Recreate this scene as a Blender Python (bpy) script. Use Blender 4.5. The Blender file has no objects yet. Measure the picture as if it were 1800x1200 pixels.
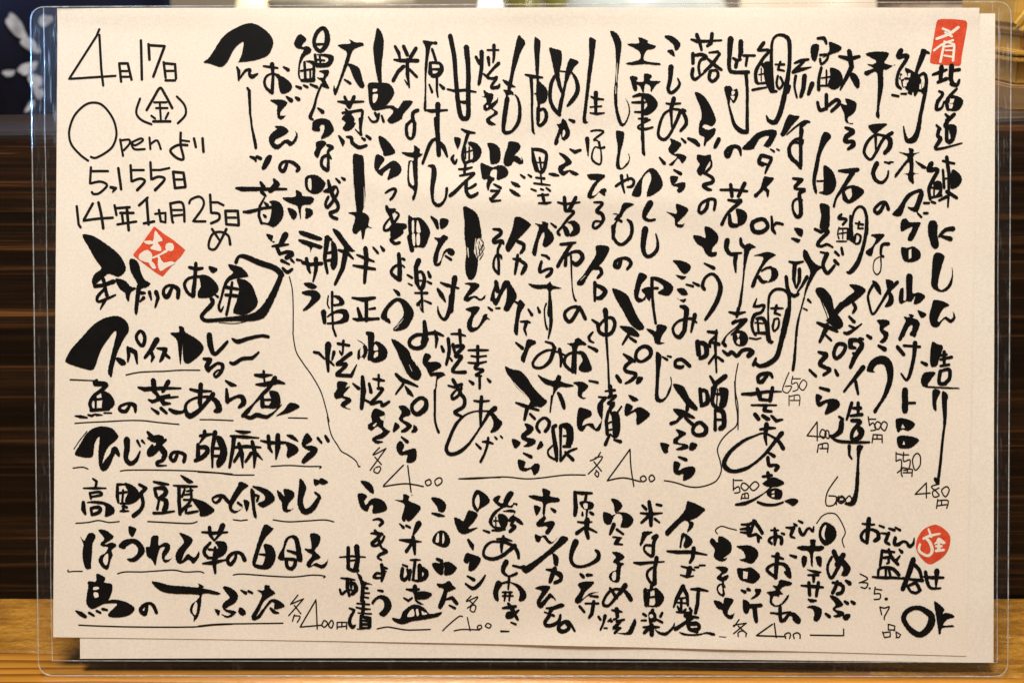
import bpy, bmesh, math, random
from math import sin, cos, pi, radians, sqrt, atan2, exp
from mathutils import Vector, Matrix
from mathutils.geometry import delaunay_2d_cdt
random.seed(7)
sc = bpy.context.scene
col = sc.collection

# ------------------------------------------------------------------ camera, world, lamps, exposure
S = 0.42 / 1650            # metres per sheet unit (the writing is laid out in sheet units)
LEAN = radians(16.8)       # the card case leans back against the dark board
D = 0.55                   # camera distance from the sheet
cam_d = bpy.data.cameras.new('camera')
cam = bpy.data.objects.new('camera', cam_d); col.objects.link(cam)
cam_d.sensor_width = 36; cam_d.lens = 36 * D / (1800 * S)
cam_d.clip_start = 0.01; cam_d.clip_end = 50
ZC = 585 * S
cam.location = (0, ZC * sin(LEAN) - D * cos(LEAN), ZC * cos(LEAN) + D * sin(LEAN))
cam.rotation_euler = (pi / 2 - LEAN, 0, 0)
cam_d.dof.use_dof = True; cam_d.dof.focus_distance = D; cam_d.dof.aperture_fstop = 8.5
sc.camera = cam

w = bpy.data.worlds.new('World'); sc.world = w; w.use_nodes = True
bg = w.node_tree.nodes['Background']; bg.inputs[0].default_value = (1, .86, .70, 1); bg.inputs[1].default_value = 0.16

def lamp(name, loc, aim, size, sy, power, colr):
    l = bpy.data.lights.new(name, 'AREA'); l.shape = 'RECTANGLE'; l.size = size; l.size_y = sy
    l.energy = power; l.color = colr
    o = bpy.data.objects.new(name, l); col.objects.link(o); o.location = loc
    o.rotation_euler = (Vector(aim) - Vector(loc)).to_track_quat('-Z', 'Y').to_euler()
    return o
lamp('ceiling_lamp', (-.15, -.45, 1.90), (0, .03, .13), .50, .40, 53, (1, .915, .79))
bl = lamp('blue_bar_light', (-.62, .155, .31), (-.232, .081, .272), .05, .05, .30, (.16, .47, 1)); bl.data.spread = radians(13)
for x in (-.27, .27): lamp('glint_light', (x, .02, 1.05), (x, 0, 0), .03, .03, 1.1, (1, .90, .74))  # added pair of small lights for glints on the lacquered plank
lamp('back_fill', (.25, .95, 1.05), (.12, .45, .1), .5, .3, 15, (1, .86, .68))  # unseen fill added to brighten the things on the back counter
lamp('side_glint_light', (.75, .10, .55), (.20, .02, .0), .06, .06, 1.2, (1, .88, .70))  # small light added from the right for sharp glints on the counter
lamp('cool_fill', (-.25, -.30, .85), (-.05, .06, .22), .30, .20, .75, (.62, .82, 1))  # added cool fill, makes the top of the sheet brighter and cooler
vs = sc.view_settings
vs.view_transform = 'Standard'; vs.look = 'None'; vs.gamma = 1; vs.exposure = 0; vs.use_curve_mapping = False

# ------------------------------------------------------------------ materials
def mat(name):
    m = bpy.data.materials.new(name); m.use_nodes = True
    nt = m.node_tree; b = nt.nodes['Principled BSDF']
    return m, nt, b
def node(nt, t, **kw):
    n = nt.nodes.new(t)
    for k, v in kw.items(): setattr(n, k, v)
    return n
def coords(nt, scale, rot=(0, 0, 0), which='Object'):
    tc = node(nt, 'ShaderNodeTexCoord'); mp = node(nt, 'ShaderNodeMapping')
    mp.inputs['Scale'].default_value = scale; mp.inputs['Rotation'].default_value = rot
    nt.links.new(tc.outputs[which], mp.inputs[0]); return mp.outputs[0]
def noise(nt, vec, scale, detail=4, rough=.55, dist=0):
    n = node(nt, 'ShaderNodeTexNoise'); n.inputs['Scale'].default_value = scale
    n.inputs['Detail'].default_value = detail; n.inputs['Roughness'].default_value = rough
    n.inputs['Distortion'].default_value = dist
    nt.links.new(vec, n.inputs['Vector']); return n.outputs[0]
def ramp(nt, fac, stops):
    r = node(nt, 'ShaderNodeValToRGB'); e = r.color_ramp.elements
    while len(e) < len(stops): e.new(.5)
    for el, (p, c) in zip(e, stops):
        el.position = p; el.color = (*c, 1) if len(c) == 3 else c
    nt.links.new(fac, r.inputs[0]); return r.outputs[0]
def mixc(nt, fac, a, b, mode='MIX'):
    n = node(nt, 'ShaderNodeMix', data_type='RGBA', blend_type=mode)
    if isinstance(fac, float): n.inputs[0].default_value = fac
    else: nt.links.new(fac, n.inputs[0])
    for sock, v in ((n.inputs[6], a), (n.inputs[7], b)):
        if isinstance(v, tuple): sock.default_value = (*v, 1)
        else: nt.links.new(v, sock)
    return n.outputs[2]
def bump(nt, b, h, strength, dist=.001):
    n = node(nt, 'ShaderNodeBump'); n.inputs['Strength'].default_value = strength; n.inputs['Distance'].default_value = dist
    nt.links.new(h, n.inputs['Height']); nt.links.new(n.outputs[0], b.inputs['Normal']); nt.links.new(n.outputs[0], b.inputs['Coat Normal'])

def plain(name, c, rough=.6, var=.12, scale=60, metallic=0, emit=0, coat=0):
    m, nt, b = mat(name)
    n = noise(nt, coords(nt, (1, 1, 1)), scale)
    d = tuple(x * (1 - var) for x in c); l = tuple(min(1, x * (1 + var)) for x in c)
    cc = ramp(nt, n, [(.3, d), (.7, l)])
    nt.links.new(cc, b.inputs['Base Color']); b.inputs['Roughness'].default_value = rough
    b.inputs['Metallic'].default_value = metallic; b.inputs['Coat Weight'].default_value = coat
    if emit:
        nt.links.new(cc, b.inputs['Emission Color']); b.inputs['Emission Strength'].default_value = emit
    return m

def paper_mat(name, c):
    m, nt, b = mat(name)
    v = coords(nt, (1, 1, 1))
    fine = noise(nt, v, 900, 3, .7); cloud = noise(nt, v, 22, 5, .6)
    c1 = ramp(nt, fine, [(.30, tuple(x * .915 for x in c)), (.70, tuple(min(1, x * 1.06) for x in c))])
    c2 = ramp(nt, cloud, [(.35, (.955, .945, .93)), (.65, (1, 1, 1))])
    cc = mixc(nt, 1.0, c1, c2, 'MULTIPLY')
    sp = node(nt, 'ShaderNodeTexVoronoi'); sp.inputs['Scale'].default_value = 95; nt.links.new(v, sp.inputs[0])
    spk = ramp(nt, sp.outputs[0], [(.018, (.62, .55, .47)), (.03, (1, 1, 1))])
    gate = ramp(nt, noise(nt, v, 40, 2), [(.60, (0, 0, 0)), (.66, (1, 1, 1))])
    cc = mixc(nt, gate, cc, mixc(nt, 1.0, cc, spk, 'MULTIPLY'))
    nt.links.new(cc, b.inputs['Base Color'])
    b.inputs['Roughness'].default_value = .72; b.inputs['Specular IOR Level'].default_value = .25
    bump(nt, b, fine, .10, .0004)
    return m
PAPER_C = (.795, .755, .70)
M_paper = paper_mat('cream_paper', PAPER_C)
M_paper2 = paper_mat('plain_paper', (.785, .755, .71))

def ink_mat(name, c, c2, rough):
    m, nt, b = mat(name)
    n = noise(nt, coords(nt, (1, 1, 1)), 120, 4)
    cc = ramp(nt, n, [(.35, c), (.70, c2)])
    nt.links.new(cc, b.inputs['Base Color']); b.inputs['Roughness'].default_value = rough
    b.inputs['Specular IOR Level'].default_value = .12
    return m
M_ink = ink_mat('brush_ink', (.0016, .0016, .002), (.0036, .0034, .0038), .55)
M_pen = ink_mat('pen_ink', (.004, .0035, .003), (.011, .009, .007), .6)
M_thin = ink_mat('fine_pen_ink', (.008, .005, .003), (.026, .016, .010), .6)
def seal_mat():
    m, nt, b = mat('vermilion_seal_ink')
    v = coords(nt, (1, 1, 1)); n = noise(nt, v, 420, 4, .7); n2 = noise(nt, v, 1500, 2, .7)
    cc = ramp(nt, n, [(.30, (.52, .045, .016)), (.62, (.68, .085, .035))])
    cc = mixc(nt, ramp(nt, n2, [(.66, (0, 0, 0)), (.78, (.55, .55, .55))]), cc, (.80, .42, .30))
    nt.links.new(cc, b.inputs['Base Color']); b.inputs['Roughness'].default_value = .7
    b.inputs['Specular IOR Level'].default_value = .2
    return m
M_seal = seal_mat()

def film_mat(name, haze, scratch, top_light=1):
    m = bpy.data.materials.new(name); m.use_nodes = True; nt = m.node_tree; nt.nodes.clear()
    out = node(nt, 'ShaderNodeOutputMaterial')
    tr = node(nt, 'ShaderNodeBsdfTransparent'); tr.inputs[0].default_value = (.985, .985, .98, 1)
    gl = node(nt, 'ShaderNodeBsdfGlossy'); gl.inputs['Roughness'].default_value = .10
    d0 = node(nt, 'ShaderNodeBsdfDiffuse'); d0.inputs[0].default_value = (.80, .83, .86, 1)
    d1 = node(nt, 'ShaderNodeBsdfTranslucent'); d1.inputs[0].default_value = (.88, .90, .92, 1)
    df = node(nt, 'ShaderNodeMixShader'); df.inputs[0].default_value = .6
    nt.links.new(d0.outputs[0], df.inputs[1]); nt.links.new(d1.outputs[0], df.inputs[2])
    fr = node(nt, 'ShaderNodeFresnel'); fr.inputs[0].default_value = 1.22
    mx = node(nt, 'ShaderNodeMixShader'); nt.links.new(fr.outputs[0], mx.inputs[0])
    nt.links.new(tr.outputs[0], mx.inputs[1]); nt.links.new(gl.outputs[0], mx.inputs[2])
    v = coords(nt, (900, 900, 90), (0, .42, 0)); n = noise(nt, v, 1, 3, .6, .4)
    v2 = coords(nt, (800, 800, 70), (0, -.25, 0)); n2 = noise(nt, v2, 1, 3, .6, .4)
    a = ramp(nt, n, [(.60, (haze,) * 3), (.70, (scratch,) * 3)])
    c2 = ramp(nt, n2, [(.60, (haze,) * 3), (.72, (scratch,) * 3)])
    f = mixc(nt, .5, a, c2)
    sep = node(nt, 'ShaderNodeSeparateXYZ'); nt.links.new(coords(nt, (1, 1, 1)), sep.inputs[0])
    mr = node(nt, 'ShaderNodeMapRange'); mr.inputs[1].default_value = .20; mr.inputs[2].default_value = .29
    mr.inputs[3].default_value = .75; mr.inputs[4].default_value = top_light; nt.links.new(sep.outputs[2], mr.inputs[0])  # haze and scratches strengthened near the top to imitate grazing light
    mm = node(nt, 'ShaderNodeMath', operation='MULTIPLY'); nt.links.new(f, mm.inputs[0]); nt.links.new(mr.outputs[0], mm.inputs[1])
    f = mm.outputs[0]
    m2 = node(nt, 'ShaderNodeMixShader'); nt.links.new(f, m2.inputs[0])
    nt.links.new(mx.outputs[0], m2.inputs[1]); nt.links.new(df.outputs[0], m2.inputs[2])
    nt.links.new(m2.outputs[0], out.inputs[0]); return m
M_film = film_mat('clear_plastic_film', .0015, .006)
M_film2 = film_mat('scratched_plastic_film', .018, .30, 1.5)
def edge_mat(name, c, alpha):
    m, nt, b = mat(name)
    n = noise(nt, coords(nt, (1, 1, 1)), 260, 5, .7)
    nt.links.new(ramp(nt, n, [(.3, tuple(x * .6 for x in c)), (.7, c)]), b.inputs['Base Color'])
    nt.links.new(ramp(nt, n, [(.3, (alpha * .5,) * 3), (.7, (alpha,) * 3)]), b.inputs['Alpha'])
    b.inputs['Roughness'].default_value = .2
    return m
M_edge = edge_mat('cut_plastic_edge', (.74, .79, .84), .42)
M_weld = edge_mat('plastic_weld', (.72, .76, .80), .34)

def dark_board_mat():
    m, nt, b = mat('dark_stained_cedar')
    v = coords(nt, (4.5, 240, 260)); n = noise(nt, v, 1.0, 6, .6, .5)
    v2 = coords(nt, (1.1, 4, 38), (0, .006, 0)); n2 = noise(nt, v2, 1.0, 3, .5, .8)
    v3 = coords(nt, (60, 60, 900)); n3 = noise(nt, v3, 1.0, 3, .6)
    streak = ramp(nt, n, [(.42, (.006, .0034, .0022)), (.54, (.022, .0105, .005)), (.62, (.10, .046, .016)), (.72, (.22, .11, .04))])
    broad = ramp(nt, n2, [(.38, (.18, .18, .18)), (.62, (1.5, 1.4, 1.3))])
    cc = mixc(nt, 1.0, streak, broad, 'MULTIPLY')
    cc = mixc(nt, .15, cc, ramp(nt, n3, [(.35, (.002, .0015, .001)), (.75, (.03, .016, .008))]), 'ADD')
    nt.links.new(cc, b.inputs['Base Color']); b.inputs['Roughness'].default_value = .5
    b.inputs['Specular IOR Level'].default_value = .2
    bump(nt, b, n, .5, .0012); return m
M_dark = dark_board_mat()
def front_plank_mat():
    m, nt, b = mat('oiled_pine')
    wv = node(nt, 'ShaderNodeTexWave', wave_type='BANDS', bands_direction='Y', wave_profile='SAW')
    wv.inputs['Scale'].default_value = 48; wv.inputs['Distortion'].default_value = 4.5
    wv.inputs['Detail'].default_value = 3; wv.inputs['Detail Scale'].default_value = .8; wv.inputs['Detail Roughness'].default_value = .55
    nt.links.new(coords(nt, (.10, 1, 1), (0, 0, .02)), wv.inputs['Vector'])
    c1 = ramp(nt, wv.outputs[0], [(.0, (.46, .22, .028)), (.50, (.38, .165, .017)), (.90, (.15, .05, .004)), (1, (.34, .135, .012))])
    f = noise(nt, coords(nt, (14, 420, 1)), 1, 4, .7); c2 = ramp(nt, f, [(.3, (.70, .66, .60)), (.7, (1.08, 1.05, 1))])
    cc = mixc(nt, 1.0, c1, c2, 'MULTIPLY')
    nt.links.new(cc, b.inputs['Base Color']); b.inputs['Roughness'].default_value = .38
    b.inputs['Coat Weight'].default_value = .25; b.inputs['Coat Roughness'].default_value = .3
    bump(nt, b, f, .25, .0006); return m
M_front = front_plank_mat()
def rear_plank_mat():
    m, nt, b = mat('rough_lacquered_pine')
    n = noise(nt, coords(nt, (14, 60, 14)), 3.5, 5, .65, .6)
    f = noise(nt, coords(nt, (150, 420, 150)), 3.0, 3, .7)
    cc = ramp(nt, n, [(.28, (.17, .065, .004)), (.52, (.38, .175, .016)), (.75, (.60, .32, .045))])
    cc = mixc(nt, 1.0, cc, ramp(nt, f, [(.3, (.6, .57, .5)), (.7, (1.1, 1.08, 1))]), 'MULTIPLY')
    nt.links.new(cc, b.inputs['Base Color']); b.inputs['Roughness'].default_value = .4
    b.inputs['Coat Weight'].default_value = 1; b.inputs['Coat Roughness'].default_value = .09
    bump(nt, b, n, .5, .002)
    g = noise(nt, coords(nt, (95, 170, 95)), 2.2, 3, .6, .6)
    cb = node(nt, 'ShaderNodeBump'); cb.inputs['Strength'].default_value = 1; cb.inputs['Distance'].default_value = .009
    nt.links.new(g, cb.inputs['Height']); nt.links.new(cb.outputs[0], b.inputs['Coat Normal']); return m
M_rear = rear_plank_mat()
def gold_wood_mat(name, a, c):
    m, nt, b = mat(name)
    n = noise(nt, coords(nt, (4, 8, 46)), 1.6, 5, .6, .7)
    nt.links.new(ramp(nt, n, [(.3, a), (.72, c)]), b.inputs['Base Color'])
    b.inputs['Roughness'].default_value = .4; bump(nt, b, n, .3, .001); return m
M_gold = gold_wood_mat('golden_wood', (.42, .23, .035), (.74, .47, .11))
M_tan = gold_wood_mat('brown_wood', (.20, .11, .045), (.40, .24, .11))

# ------------------------------------------------------------------ object helpers
def tag(o, label=None, cat=None, group=None, kind=None):
    for k, v in (('label', label), ('category', cat), ('group', group), ('kind', kind)):
        if v: o[k] = v
    return o
def obj(name, bm, mats, parent=None, smooth=False):
    me = bpy.data.meshes.new(name); bm.to_mesh(me); bm.free()
    for m in (mats if isinstance(mats, (list, tuple)) else [mats]): me.materials.append(m)
    if smooth:
        for p in me.polygons: p.use_smooth = True
    o = bpy.data.objects.new(name, me); col.objects.link(o)
    if parent is not None: o.parent = parent
    return o
def empty(name, loc=(0, 0, 0), rot=(0, 0, 0)):
    o = bpy.data.objects.new(name, None); col.objects.link(o); o.location = loc; o.rotation_euler = rot
    o.empty_display_size = .02; return o
def add_box(bm, x0, x1, y0, y1, z0, z1, bev=0):
    r = bmesh.ops.create_cube(bm, size=1)
    for v in r['verts']:
        v.co = Vector((x0 + (v.co.x + .5) * (x1 - x0), y0 + (v.co.y + .5) * (y1 - y0), z0 + (v.co.z + .5) * (z1 - z0)))
    if bev:
        es = list({e for v in r['verts'] for e in v.link_edges})
        bmesh.ops.bevel(bm, geom=es, offset=bev, segments=2, affect='EDGES')
def add_lathe(bm, prof, n=32):
    rings = []
    for r, z in prof:
        rings.append([bm.verts.new((r * cos(2 * pi * k / n), r * sin(2 * pi * k / n), z)) for k in range(n)])
    for a, b in zip(rings, rings[1:]):
        for k in range(n): bm.faces.new((a[k], a[(k + 1) % n], b[(k + 1) % n], b[k]))
    bm.faces.new(list(reversed(rings[0]))); bm.faces.new(rings[-1])
def add_tube(bm, pts, r, n=8, closed=False):
    rings = []; N = len(pts)
    for i, p in enumerate(pts):
        p = Vector(p)
        a = Vector(pts[i - 1]) if (i > 0 or closed) else p
        b = Vector(pts[(i + 1) % N]) if (i < N - 1 or closed) else p
        t = (b - a).normalized(); s = t.cross(Vector((0, 1, 0.013))).normalized(); u = t.cross(s)
        rings.append([bm.verts.new(p + (s * cos(2 * pi * k / n) + u * sin(2 * pi * k / n)) * r) for k in range(n)])
    for i in range(N if closed else N - 1):
        a, b = rings[i], rings[(i + 1) % N]
        for k in range(n): bm.faces.new((a[k], a[(k + 1) % n], b[(k + 1) % n], b[k]))
    if not closed: bm.faces.new(rings[0]); bm.faces.new(list(reversed(rings[-1])))

# ------------------------------------------------------------------ the setting: counter, back counter, back wall
HB = .2345                                    # height of the dark board
counter = empty('counter'); tag(counter, kind='structure')
bm = bmesh.new(); N = 60
def seam(x): return .0088 - .047 * x
vs_ = []
for i in range(N + 1):
    x = -1.2 + 2.4 * i / N
    vs_.append([bm.verts.new((x, y, z)) for y, z in ((-1.3, -.05), (-1.3, 0), (seam(x) - .0012, 0), (seam(x) - .0004, -.0012), (seam(x) - .0004, -.05))])
for a, b in zip(vs_, vs_[1:]):
    for k in range(4): bm.faces.new((a[k], b[k], b[k + 1], a[k + 1]))
o = obj('front_plank', bm, M_front, counter)
bm = bmesh.new(); vs_ = []
for i in range(N + 1):
    x = -1.2 + 2.4 * i / N
    vs_.append([bm.verts.new((x, y, z)) for y, z in ((seam(x) + .0006, -.05), (seam(x) + .0006, -.0014), (seam(x) + .0016, -.0002), (.0695, -.0002), (.0695, -.05))])
for a, b in zip(vs_, vs_[1:]):
    for k in range(4): bm.faces.new((a[k], b[k], b[k + 1], a[k + 1]))
obj('rear_plank', bm, M_rear, counter)

bm = bmesh.new(); add_box(bm, -1.6, 1.6, .16, 2.2, .05, .10, .002)
o = obj('back_counter', bm, M_tan); tag(o, kind='structure')
bm = bmesh.new(); add_box(bm, -2.5, 2.5, 2.2, 2.25, -.2, 2.2)
o = obj('back_wall', bm, plain('plaster', (.46, .42, .35), .85, .15, 6)); tag(o, kind='structure')

# dark board: deep timber step that the menu leans on
bm = bmesh.new()
nx = 80
rows = []
for i in range(nx + 1):
    x = -1.2 + 2.4 * i / nx
    h = HB + .0150 * x + .0006 * sin(23 * x + 1)
    rows.append([bm.verts.new(c) for c in ((x, .0712, -.03), (x, .0712, h - .0035), (x, .0718, h - .0012), (x, .0738, h), (x, .147, h), (x, .1485, h - .002), (x, .1485, -.03))])
for a, b in zip(rows, rows[1:]):
    for k in range(6): bm.faces.new((a[k], b[k], b[k + 1], a[k + 1]))
board = obj('dark_board', bm, M_dark)
tag(board, 'dark stained wooden board with horizontal grain behind the menu', 'board')

# ------------------------------------------------------------------ leaning menu: sheet surface
ROT = (-LEAN, 0, 0)
def P(px, py):                 # sheet units -> local metres on the leaning plane (x right, z up the sheet)
    return (px - 900) * S, (1185 - py) * S
Y_BACKFILM, Y_BACK, Y_FRONT, Y_FILM = -.0002, -.0008, -.00115, -.0042
def disp(px, py):              # gentle waves and creases of the front sheet, in metres towards the viewer
    d = .00035 * sin(px / 173 + .6) * sin(py / 240 + 1) + .00018 * sin(px / 71 + py / 150)
    t = py - (318 + .10 * (px - 650)) - 14 * sin((px - 650) / 110)
    d += .00075 * exp(-(t / 34) ** 2) * exp(-((px - 960) / 380) ** 2)
    t = py - (250 - .12 * (px - 900))
    d -= .0005 * exp(-(t / 40) ** 2) * exp(-((px - 1000) / 260) ** 2)
    e = min(1, max(0, (px - 100) / 260)) * min(1, max(0, (1700 - px) / 260)) * min(1, max(0, (1118 - py) / 160))
    e = e * e * (3 - 2 * e)
    d = (d + .0009) * e
    d += .0008 * exp(-((py - 1140) / 26) ** 2) * (.35 + .65 * sin((px - 850) / 95) ** 2) * exp(-((px - 1080) / 300) ** 2)
    d += .0007 * exp(-((py - 14) / 26) ** 2) * (.5 + .5 * sin(px / 120))
    return d
def quad_sheet(corners, nx, ny, ybase, fn):
    (x0, y0), (x1, y1), (x2, y2), (x3, y3) = corners        # TL TR BR BL
    bm = bmesh.new(); g = []
    for j in range(ny + 1):
        v = j / ny; row = []
        for i in range(nx + 1):
            u = i / nx
            px = (x0 * (1 - u) + x1 * u) * (1 - v) + (x3 * (1 - u) + x2 * u) * v
            py = (y0 * (1 - u) + y1 * u) * (1 - v) + (y3 * (1 - u) + y2 * u) * v
            if v > .97: py += 4.0 * sin(pi * u) * (v - .97) / .03 * -1
            X, Z = P(px, py)
            row.append(bm.verts.new((X, ybase - fn(px, py), Z)))
        g.append(row)
    for a, b in zip(g, g[1:]):
        for i in range(nx): bm.faces.new((a[i], b[i], b[i + 1], a[i + 1]))
    return bm
bm = quad_sheet([(103, 17), (1719, 16), (1697, 1151), (95, 1118)], 180, 120, Y_FRONT, disp)
menu = obj('menu_sheet', bm, M_paper, smooth=True); menu.rotation_euler = ROT
md = menu.modifiers.new('thickness', 'SOLIDIFY'); md.thickness = .00012; md.offset = -1
es = menu.modifiers.new('crisp_edge', 'EDGE_SPLIT'); es.split_angle = radians(40)
tag(menu, 'cream paper menu sheet covered in black handwritten Japanese brush writing', 'menu')
bm = quad_sheet([(132, 26), (1748, 25), (1745, 1163), (142, 1156)], 60, 40, Y_BACK, lambda x, y: .00012 * sin(x / 210) * sin(y / 160))
back = obj('backing_sheet', bm, M_paper2, smooth=True); back.rotation_euler = ROT
md = back.modifiers.new('thickness', 'SOLIDIFY'); md.thickness = .00012; md.offset = -1
es = back.modifiers.new('crisp_edge', 'EDGE_SPLIT'); es.split_angle = radians(40)
tag(back, 'blank off-white paper sheet behind the written menu, showing along its bottom', 'paper')

# ------------------------------------------------------------------ clear card case
case = empty('plastic_case', (0, 0, 0), ROT)
tag(case, 'clear plastic card case with rounded corners holding the menu upright', 'card case')
def rounded(corners, r):
    pts = []; n = len(corners)
    for i in range(n):
        p = Vector(corners[i]); a = (Vector(corners[i - 1]) - p).normalized(); b = (Vector(corners[(i + 1) % n]) - p).normalized()
        s = p + a * r; e = p + b * r
        for k in range(7):
            t = k / 6; q = s * (1 - t) ** 2 + p * 2 * t * (1 - t) + e * t * t
            pts.append((q.x, q.y))
    return pts
def film(name, corners, r, y, m):
    pts = rounded(corners, r); bm = bmesh.new()
    vs = [bm.verts.new((P(*p)[0], y, P(*p)[1])) for p in pts]
    bm.faces.new(vs); bmesh.ops.triangulate(bm, faces=bm.faces[:])
    return obj(name, bm, m, case)
OUT = [(57, 15), (1774, 6), (1768, 1186), (71, 1184)]
FRONT = [(57, 19), (1774, 24), (1768, 1185.5), (71, 1183.5)]
film('back_film', OUT, 26, Y_BACKFILM, M_film2)
film('front_film', FRONT, 26, Y_FILM, M_film)
pts = [(P(*p)[0], -.0022, P(*p)[1]) for p in rounded(OUT, 26)]
bm = bmesh.new(); add_tube(bm, pts, .00028, 8, True); obj('case_edge', bm, M_edge, case, True)
for a, b in (((80, 17), (95, 1158)), ((1752, 16), (1749, 1160)), ((95, 1158), (1749, 1161))):
    bm = bmesh.new(); q = [(a[0] + (b[0] - a[0]) * k / 30, a[1] + (b[1] - a[1]) * k / 30) for k in range(31)]
    add_tube(bm, [(P(*p)[0] + .0001 * sin(k * .9), -.0024, P(*p)[1]) for k, p in enumerate(q)], .00022, 6)
    obj('weld_seam', bm, M_weld, case, True)

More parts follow.
